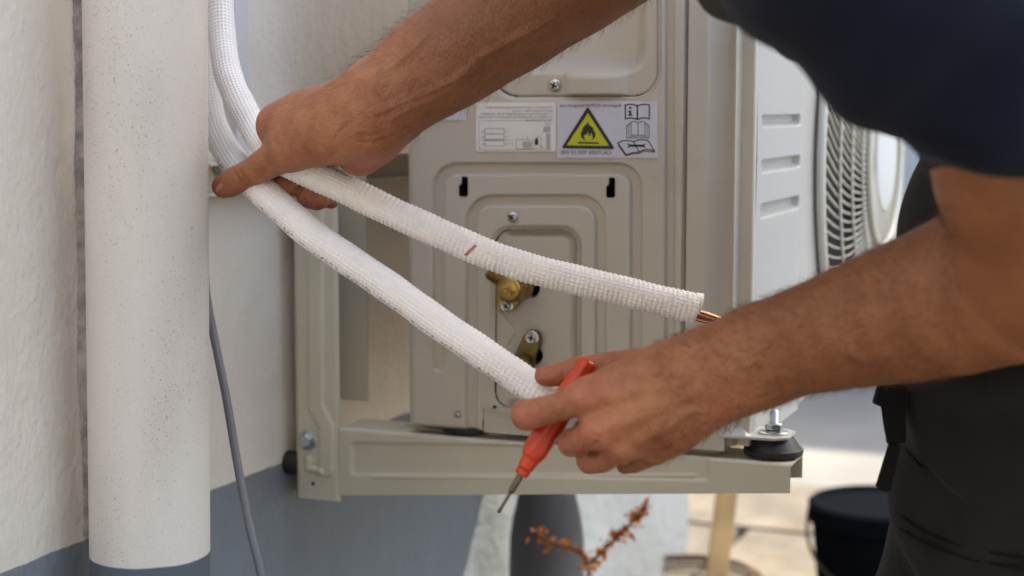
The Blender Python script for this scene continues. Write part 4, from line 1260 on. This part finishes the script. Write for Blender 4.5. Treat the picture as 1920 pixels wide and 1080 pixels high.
# little
body.chain([(1210, 855, 1.19, 22), (1188, 868, 1.205, 20.5), (1172, 872, 1.212, 18)], k=.004)
body.chain([(1172, 872, 1.215, 17), (1180, 855, 1.235, 16), (1190, 835, 1.24, 15)], k=.003)
# palm
body.chain([(1320, 720, 1.195, 60), (1230, 760, 1.205, 55), (1180, 780, 1.21, 40)], k=.012, flat=.8)
# thumb: behind the handle, tip on the hose
body.chain([(1330, 672, 1.175, 50), (1240, 690, 1.20, 44), (1180, 690, 1.225, 36), (1130, 688, 1.238, 27), (1082, 694, 1.245, 23)], k=.010)
body.chain([(1082, 694, 1.245, 23), (1050, 702, 1.246, 22), (1028, 705, 1.247, 20.5), (1020, 705, 1.247, 19)], k=.004)
# ---- trunk, neck and head (mostly outside the frame)
sh_f = P(1420, -330, 1.20)
mid = (sh_n+sh_f)/2
hip = P(2060, 900, 1.33)
chest = mid+(hip-mid)*.25
body.wchain([sh_n, mid, sh_f], [.055, .065, .055], .04)
body.wchain([mid, P(2050, 60, 1.15), P(2160, 330, 1.20), P(2120, 760, 1.28), hip], [.07, .085, .09, .09, .09], .04)
ndir = mid-hip; ndir /= np.linalg.norm(ndir)
hc = P(1120, -430, 1.22); nk = mid*.5+hc*.5+np.array([0, 0, .01])
ndir = np.array([-.25, .1, 1.0]); ndir /= np.linalg.norm(ndir)
fd_ = -rt*.8+fw*.5+np.array([0, 0, -.55]); fd_ /= np.linalg.norm(fd_)
fd_ = fd_-(fd_@ndir)*ndir; fd_ /= np.linalg.norm(fd_)
body.wchain([mid, nk, hc], [.06, .056, .05], .02)
body.wchain([hc+ndir*.01, hc+ndir*.055], [.082, .078], .02)
chin = hc+fd_*.055-ndir*.055
body.wchain([hc+fd_*.02, chin], [.062, .03], .03)
body.wchain([hc+fd_*.085+ndir*.02, hc+fd_*.105-ndir*.012], [.010, .014], .010)      # nose
for s_ in (-1, 1):
    side = np.cross(fd_, ndir)*s_
    body.wchain([hc+side*.083+ndir*.02, hc+side*.085-ndir*.015], [.013, .010], .006)
    body.cut([hc+fd_*.088+side*.032+ndir*.028], [.012], .012)
body.cut([hc+fd_*.096-ndir*.04-np.cross(fd_, ndir)*.02, hc+fd_*.096-ndir*.04+np.cross(fd_, ndir)*.02], [.003, .003], .005)

# tendons, veins, creases laid on the finished surface
def trace(pts, d0, d1, sink, r, kind='add', k=.004, taper=True):
    Q = []; R = []
    m_ = 7*(len(pts)-1)
    pp, _ = spline(np.array([(a, b, 0) for a, b in pts], float), m_)
    pend = []
    for i, (a, b, _) in enumerate(pp):
        ds = body.surf(a, b, d0, d1)
        if ds is None: continue
        e = math.sin(math.pi*(i+.5)/m_)**.5 if taper else 1
        Q.append(P(a, b, ds)+fw*sink); R.append(max(.0004, r*e))
    if len(Q) < 2: return
    pend = dict(Q=np.array(Q), R=np.array(R))
    return (pend, kind, k)
todo = []
# veins on the far forearm
for pts in ([(905, 120), (850, 150), (790, 178), (745, 195), (700, 215)], [(860, 160), (800, 190), (760, 205), (735, 222)], [(1040, 30), (960, 75), (900, 108), (850, 150)],
            [(700, 140), (740, 120), (800, 70)]):
    todo.append(trace(pts, 1.1, 1.4, .0003, .0020, 'add', .005))
# hand: creases at the thumb web and knuckles
for pts in ([(517, 268), (523, 285), (530, 300), (538, 312)], [(545, 285), (548, 298), (555, 308)], [(436, 318), (446, 333), (452, 346)], [(445, 314), (456, 330), (460, 343)],
            [(640, 270), (632, 285), (615, 298), (600, 306)], [(655, 262), (690, 268), (725, 262)], [(662, 252), (690, 256), (720, 250)], [(628, 262), (640, 245), (655, 235)]):
    todo.append(trace(pts, 1.1, 1.42, -.0001, .0010, 'cut', .0024))
# near hand: veins and tendon ridges
for pts in ([(1112, 750), (1160, 742), (1230, 725), (1290, 712)], [(1130, 806), (1190, 782), (1260, 752), (1310, 735)], [(1165, 842), (1225, 808), (1290, 770)]):
    todo.append(trace(pts, 1.0, 1.3, .0012, .0030, 'add', .007))
for pts in ([(1165, 765), (1200, 762), (1235, 768), (1275, 770), (1320, 772)], [(1200, 762), (1225, 745), (1250, 742)], [(1500, 600), (1440, 640), (1400, 690)]):
    todo.append(trace(pts, .95, 1.3, .0004, .0017, 'add', .004))
# knuckles
for (a, b, r) in ((1094, 744, .0075), (1122, 806, .0085), (1165, 843, .0065)):
    ds = body.surf(a, b, 1.0, 1.3); 
    todo.append((dict(Q=np.array([P(a, b, ds+.0052)]*2), R=np.array([r, r])), 'add', .008))
for (a, b, r) in ((1096, 752, .0016),):
    pass
ds = body.surf(1098, 752, 1.0, 1.3); todo.append((dict(Q=np.array([P(1096, 751, ds+.001)]*2), R=np.array([.0030, .0026])), 'add', .003))
# finger wrinkles and folds
for pts in ([(1052, 735), (1058, 755), (1056, 778), (1050, 795)], [(1046, 738), (1050, 760), (1048, 785)], [(1060, 800), (1052, 797), (1043, 800)],
            [(1095, 848), (1080, 852), (1060, 848)], [(1100, 845), (1115, 850), (1120, 846)], [(1155, 878), (1165, 868), (1180, 862)],
            [(1058, 692), (1056, 702), (1058, 714)], [(1002, 752), (1006, 768), (1004, 790)], [(1112, 815), (1118, 824), (1112, 836)], [(1088, 722), (1094, 734), (1092, 744)], [(1106, 792), (1112, 800), (1108, 812)], [(1080, 812), (1086, 822), (1084, 838)], [(1330, 640), (1345, 655), (1352, 672)]):
    todo.append(trace(pts, 1.0, 1.32, -.0002, .0012, 'cut', .0022))
# scar on the near forearm
ds = body.surf(1605, 665, 1.0, 1.3); todo.append((dict(Q=np.array([P(1598, 662, ds+.001), P(1612, 668, ds+.001)]), R=np.array([.0022, .0018])), 'add', .006))
for t in todo:
    if t is None: continue
    p_, kind, k_ = t
    if kind == 'add': body.wchain(p_['Q'], p_['R'], k_)
    else: body.cut(p_['Q'], p_['R'], k_)

pn = thing('person', 'kneeling person in navy t-shirt and charcoal work clothes holding foam hoses and a screwdriver', 'person', hip*np.array([1, 1, 0]))
# reddened skin weights: knuckles, fingertips, palms
PINK = [(P(1098, 745, 1.15), .018), (P(1120, 808, 1.155), .024), (P(1165, 845, 1.17), .016), (P(985, 790, 1.18), .016), (P(1025, 705, 1.24), .016), (P(1070, 835, 1.185), .014), (P(1105, 870, 1.195), .012),
        (P(506, 212, 1.33), .010), (P(425, 350, 1.36), .012), (P(700, 275, 1.30), .026), (P(535, 347, 1.38), .014), (P(590, 368, 1.375), .016), (P(560, 290, 1.31), .014), (P(1350, 765, 1.15), .016)]
def lowfreq(X):
    return .0009*np.sin(X[..., 0]*61+X[..., 2]*33)*np.sin(X[..., 1]*57+X[..., 2]*41+1)
Vb, Fb = body.mesh(.0015, lowfreq)
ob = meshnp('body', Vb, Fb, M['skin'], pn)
at = ob.data.attributes.new('pink', 'FLOAT', 'POINT')
pk = np.zeros(len(Vb))
for c_, r in PINK: pk = np.maximum(pk, np.exp(-((Vb-c_)**2).sum(1)/(r*r)*1.3))
pad = np.zeros(len(ob.data.vertices), np.float32); pad[:len(pk)] = pk[:len(pad)]
at.data.foreach_set('value', pad)
# forearms more tanned than the hands, darkened further to paint in shade towards the elbow
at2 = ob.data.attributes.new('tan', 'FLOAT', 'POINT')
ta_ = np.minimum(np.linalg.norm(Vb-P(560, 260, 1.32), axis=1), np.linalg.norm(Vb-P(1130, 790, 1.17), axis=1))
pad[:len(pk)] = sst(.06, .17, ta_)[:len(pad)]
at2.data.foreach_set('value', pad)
print('body', len(Vb), len(Fb))
# normals of body vertices
nv = np.zeros(len(ob.data.vertices)*3, np.float32); ob.data.vertices.foreach_get('normal', nv); nv = nv.reshape(-1, 3)
# which way is out?
q = Vb[::997]; s_out = np.sign(np.mean(body.ev(q+nv[::997]*.002)-body.ev(q)))
print('outward sign', s_out)
if s_out < 0: ob.data.flip_normals(); nv = -nv

# arm hair
vx, vy, vd = proj(Vb)
m1 = (vx > 625) & (vx < 1250) & (vy < 260) & (vd < 1.4) & (vd > 1.2)
m2 = (vx > 1230) & (vx < 1800) & (vd > .95) & (vy > 380) & (vd < 1.25)
def hairs(sel, count, length, rad, flow, seed):
    r_ = np.random.default_rng(seed); ids = np.flatnonzero(sel); ids = r_.choice(ids, count)
    V = []; F = []
    for i in ids:
        p = Vb[i].astype(float); n_ = nv[i].astype(float)
        if n_@(-fw) < -.35: continue
        t = flow+r_.normal(0, .75, 3); t -= (t@n_)*n_; t /= np.linalg.norm(t)+1e-9
        L_ = length*r_.uniform(.45, 1.25); s1 = np.cross(n_, t); curl = r_.normal(0, .9)
        b_ = len(V)
        for j in range(4):
            u = j/3
            c_ = p-n_*.0004+n_*L_*(.80*u-.30*u*u)+t*L_*(.75*u)+s1*L_*curl*u*u*.5
            rr_ = rad*(1-.85*u)
            for a in range(3):
                an = a*2.094; V.append(c_+rr_*(math.cos(an)*s1+math.sin(an)*n_))
            if j:
                for a in range(3): F.append((b_+(j-1)*3+a, b_+(j-1)*3+(a+1) % 3, b_+j*3+(a+1) % 3, b_+j*3+a))
    return V, F
fl1 = P(640, 230, 1.3)-P(900, 80, 1.3); fl1 /= np.linalg.norm(fl1)
fl2 = P(1380, 690, 1.15)-P(1700, 560, 1.1); fl2 /= np.linalg.norm(fl2)
V1, F1 = hairs(m1, 4600, .0130, .00012, fl1, 3); V2, F2 = hairs(m2, 7000, .0080, .00011, fl2, 4)
o = meshnp('arm_hair', V1+V2, F1+[tuple(i+len(V1) for i in f) for f in F2], M['hair'], pn)
o['kind'] = 'stuff'

# nails
def nail(px, py, w_, h_, ang, d0, d1, tilt=None):
    V = []; F = []; n_ = 9; ok = True
    for j in range(n_):
        for i in range(n_):
            a = (i/(n_-1)*2-1); b = (j/(n_-1)*2-1)
            rad = max(abs(a), abs(b)); l = math.hypot(a, b) or 1
            a2, b2 = a*rad/l*1.0, b*rad/l*1.0
            a2 = a*math.sqrt(1-b*b/2); b2 = b*math.sqrt(1-a*a/2)
            x = a2*w_; y = b2*h_
            X_, Y_ = px+x*math.cos(ang)-y*math.sin(ang), py+x*math.sin(ang)+y*math.cos(ang)
            ds = body.surf(X_, Y_, d0, d1)
            if ds is None: return
            e = max(abs(a), abs(b))
            V.append(P(X_, Y_, ds-.0004*(1-e**4)+.0001))
    for j in range(n_-1):
        for i in range(n_-1): F.append((j*n_+i, j*n_+i+1, (j+1)*n_+i+1, (j+1)*n_+i))
    o = meshnp('fingernail', V, F, M['nail'], pn); return o
nail(1034, 693, 11, 5, -.12, 1.15, 1.3)
nail(411, 352, 5, 10, .6, 1.3, 1.45)

# shirt
def fabric(X, a=.006):
    x, y, z = X[..., 0], X[..., 1], X[..., 2]
    return a*(np.sin(x*34+z*22+1.3*np.sin(y*17))*np.sin(y*27-z*19+x*11)*.6+.35*np.sin(x*71-z*63+y*33+2*np.sin(z*21)))
sleeve = SDF()
sleeve.chain([(1470, -440, .90, 222), (1500, -205, .88, 220), (1605, -76, .875, 220), (1727, 18, .88, 222), (1830, 110, .90, 215), (1890, 200, .92, 205), (1920, 330, .94, 215)], k=.02, flat=.8)
sleeve.chain([(1500, -190, .88, 215), (1900, -60, .95, 240)], k=.03)
# cuff plane
a1 = P(1700, 285, .86); a2 = P(1925, 316, .86)
cn = np.cross(fw+.2*rt, a2-a1); cn /= np.linalg.norm(cn)
if (P(1800, 600, .86)-a1)@cn < 0: cn = -cn
sleeve.halfcut(a1, cn, 0)
Vs, Fs = sleeve.mesh(.0045, lambda X: fabric(X, .0085))
def outfix(o, sdf, V):
    nv2 = np.zeros(len(o.data.vertices)*3, np.float32); o.data.vertices.foreach_get('normal', nv2); nv2 = nv2.reshape(-1, 3)
    q = V[::197]; 
    if np.mean(sdf.ev(q+nv2[::197]*.003)-sdf.ev(q)) < 0: o.data.flip_normals()
shirt = meshnp('sleeve', Vs, Fs, M['navy'], pn); outfix(shirt, sleeve, Vs)
torso = SDF()
torso.wchain([sh_n+fw*.05, mid, sh_f], [.095, .11, .085], .05)
torso.wchain([mid, P(2030, 60, 1.14), P(2100, 330, 1.19), P(2062, 470, 1.21), P(2050, 760, 1.28)], [.115, .128, .136, .143, .150], .03)
torso.wchain([sh_f, P(1265, -265, 1.27)], [.090, .078], .03)
# hem plane
hp = P(1700, 850, 1.25); hq = P(1925, 1010, 1.25)
hn = np.cross(fw, hq-hp); hn /= np.linalg.norm(hn)
if (P(1700, 1200, 1.25)-hp)@hn < 0: hn = -hn
torso.halfcut(hp, hn, 0)
Vs, Fs = torso.mesh(.0045, lambda X: fabric(X, .009))
o = meshnp('work_vest', Vs, Fs, M['trouser'], pn); outfix(o, torso, Vs)
# trousers: kneeling
tr = SDF()
hipc = P(2025, 915, 1.32)
gx = hipc[0]; gy = hipc[1]
sidev = np.cross(-rt, [0, 0, 1.]); sidev /= np.linalg.norm(sidev)
tr.wchain([P(2050, 800, 1.30), hipc], [.145, .150], .05, flat=1.0)
feet = []
for s_ in (-1, 1):
    h0 = hipc+sidev*s_*.085; 
    kn = h0-rt*.17; kn = np.array([kn[0], kn[1], .085])+sidev*s_*.03
    an = kn+rt*.40; an[2] = .07
    tr.wchain([h0, (h0+kn)/2-rt*.01, kn], [.105, .092, .074], .04)
    tr.wchain([kn, (kn+an)/2, an], [.072, .064, .055], .02)
    feet.append(an)
Vs, Fs = tr.mesh(.004, lambda X: fabric(X, .0075))
o = meshnp('trousers', Vs, Fs, M['trouser'], pn); outfix(o, tr, Vs)
def seam(name, pts, sdf, r):
    Q = []
    pp, _ = spline(np.array([(a, b, 0) for a, b in pts], float), 24)
    for a, b, _z in pp:
        ds = sdf.surf(a, b, .7, 1.5)
        if ds: Q.append(P(a, b, ds-.004))
    if len(Q) > 3: tube(name, Q, r, M['black_cloth'], pn, 60, 6)
seam('cuff_seam', [(1712, 262), (1780, 278), (1850, 288), (1930, 290)], sleeve, .0012)
seam('hem_seam', [(1700, 845), (1760, 905), (1850, 965), (1930, 1012)], torso, .0011)
seam('pocket_seam', [(1690, 968), (1740, 1000), (1830, 1030), (1930, 1046)], tr, .0014)
seam('pocket_seam', [(1680, 985), (1735, 1018), (1830, 1050), (1930, 1066)], tr, .0014)
for an in feet:
    bt = SDF(); tip_ = an+rt*.17; tip_[2] = .045
    bt.wchain([an+rt*.02, tip_], [.052, .04], .02); bt.wchain([an+rt*.02-np.array([0, 0, .0]), an+rt*.06], [.055, .05], .02)
    Vs, Fs = bt.mesh(.005); o = meshnp('boot', Vs, Fs, M['boot'], pn); outfix(o, bt, Vs)
# waistband pocket flap and strap at the front of the trousers
def strip(name, pts, w_, depth, m, thick=.004):
    L_ = [(a-w_/2, b) for a, b in pts]; R_ = [(a+w_/2, b) for a, b in pts][::-1]
    prism(name, [P(a, b, depth) for a, b in L_+R_], tuple(fw*thick), m, pn, .0008)
prism('shirt_placket', [P(a, b, 1.235) for a, b in ((1650, 722), (1640, 757), (1655, 764), (1664, 760), (1663, 800), (1668, 835), (1700, 830), (1700, 722))], tuple(fw*.012), M['black_cloth'], pn, .002)
prism('strap', [P(a, b, 1.232) for a, b in ((1668, 832), (1661, 858), (1653, 885), (1643, 914), (1655, 921), (1672, 922), (1676, 880), (1690, 835))], tuple(fw*.006), M['black_cloth'], pn, .0015)
# head hair
hr = SDF(); hr.wchain([hc+ndir*.035-fd_*.015, hc+ndir*.065], [.089, .082], .02); hr.wchain([hc-fd_*.03+ndir*.02, hc-fd_*.03-ndir*.03], [.078, .055], .02)
Vs, Fs = hr.mesh(.004, lambda X: fabric(X, .002)); o = meshnp('hair', Vs, Fs, M['scalp_hair'], pn); outfix(o, hr, Vs)

# ------------------------------------------------------------ things out of focus behind
def ground_at(px, py):
    r = ray(px, py); return CAM+r*(-(CAM[2]-.05)/r[2])
sk = thing('wooden_stake', 'pale timber stake standing on the paving behind the bracket', 'stake', P(1340, 1085, 2.75)*np.array([1, 1, 0]))
a = P(1343, 1085, 2.75); b = P(1378, 800, 2.75); d_ = (b-a)/np.linalg.norm(b-a)
a = a-d_*((a[2]-.05)/d_[2]); b = b+d_*.25
w2 = .017; sdv = np.cross(d_, fw); sdv /= np.linalg.norm(sdv); dv2 = np.cross(d_, sdv)
prism('stake_shaft', [a+sdv*w2+dv2*.012, a-sdv*w2+dv2*.012, a-sdv*w2-dv2*.012, a+sdv*w2-dv2*.012], tuple(b-a), M['wood'], sk, .002)
bc = P(1655, 1000, 2.85)
bk = thing('bucket', 'dark blue lidded plastic bucket standing on the paving behind the kneeling person', 'bucket', (bc[0], bc[1], .05))
ztb = float(P(1600, 905, 2.75)[2])-.052
lathe('bucket_body', (bc[0], bc[1], .05), (0, 0, 1), [(0, .105), (ztb-.09, .120), (ztb-.085, .128), (ztb-.055, .128), (ztb-.050, .122), (ztb-.052, .112), (ztb-.058, .108)], M['bucket'], bk, 48)
lathe('bucket_bottom', (bc[0], bc[1], .055), (0, 0, 1), [(0, .104), (.004, .104)], M['bucket'], bk, 48)
torus2 = spline([(bc+np.array([.128*math.cos(t), .128*math.sin(t), 0])) for t in np.linspace(0, math.pi, 7)], 30)
tube('bucket_handle', [np.array([bc[0]+.13*math.cos(t), bc[1]-.13*abs(math.sin(t))*.9, ztb-.03-.10*math.sin(t)]) for t in np.linspace(0, math.pi, 9)], .003, M['rubber'], bk, 40, 8)
# dark drum by the wall
dc = P(1000, 1000, 2.28)
dr = thing('plant_tub', 'dark grey round shouldered plastic tub standing against the grey plinth', 'tub', (dc[0]+.03, dc[1], .0))
lathe('tub_body', (dc[0]+.02, dc[1], .05), (0, 0, 1), [(0, .046), (.02, .050), (.24, .052), (.28, .051), (.31, .047), (.34, .040), (.365, .028), (.38, .012), (.383, .002)], M['bin'], dr, 48)
# orange creeper
tw = thing('autumn_creeper', 'leafy twig with orange autumn leaves in front of the grey plinth', 'plant', P(1105, 1090, 2.15))
tps = [[(1100, 1200, 2.15), (1102, 1120, 2.15), (1100, 1050, 2.15), (1075, 1030, 2.15), (1040, 1020, 2.14), (1000, 1000, 2.13)], [(1100, 1060, 2.15), (1125, 1040, 2.15), (1160, 1005, 2.16), (1190, 975, 2.16), (1212, 952, 2.16)]]
for pts in tps:
    tube('twig', [P(*p) for p in pts], .0022, M['twig'], tw, 40, 6)
lf = None
for pts in tps:
    pp, _ = spline(np.array([P(*p) for p in pts]), 40)
    for i in range(8 if pts is tps[0] else 3, 40):
        for _k in range(3):
            c_ = pp[i]+rng.normal(0, .004, 3)
            if lf is None:
                V = [(0, 0, 0), (.006, .010, .001), (.004, .020, 0), (0, .028, -.002), (-.004, .020, 0), (-.006, .010, .001)]
                lf = mesh('leaf', V, [(0, 1, 2), (0, 2, 3), (0, 3, 4), (0, 4, 5)], M['leaf'], tw)
                base_inv = lf.matrix_parent_inverse.copy(); o = lf
            else:
                o = lf.copy(); C.objects.link(o)
            o.location = c_; o.rotation_euler = tuple(rng.uniform(-1.2, 1.2, 3)); s__ = rng.uniform(.28, .62); o.scale = (s__,)*3
# low grey concrete post at the wall corner
# hose coil on the paving
hcx = P(1300, 1092, 3.0)
co = thing('rope_coil', 'brown rope coil lying on the sunlit paving beside the stake', 'rope', (hcx[0], hcx[1], .06))
for i, (R, dz) in enumerate(((.115, 0), (.122, .010), (.108, .018))):
    o = torus('rope_loop', (0, 0, 0), R, .0045, M['rope'], co, 64, 8)
    o.rotation_euler = (0, math.pi/2, 0); o.location = (hcx[0], hcx[1], .062+dz)

for o in bpy.data.objects:
    if '_w' in o: del o['_w']
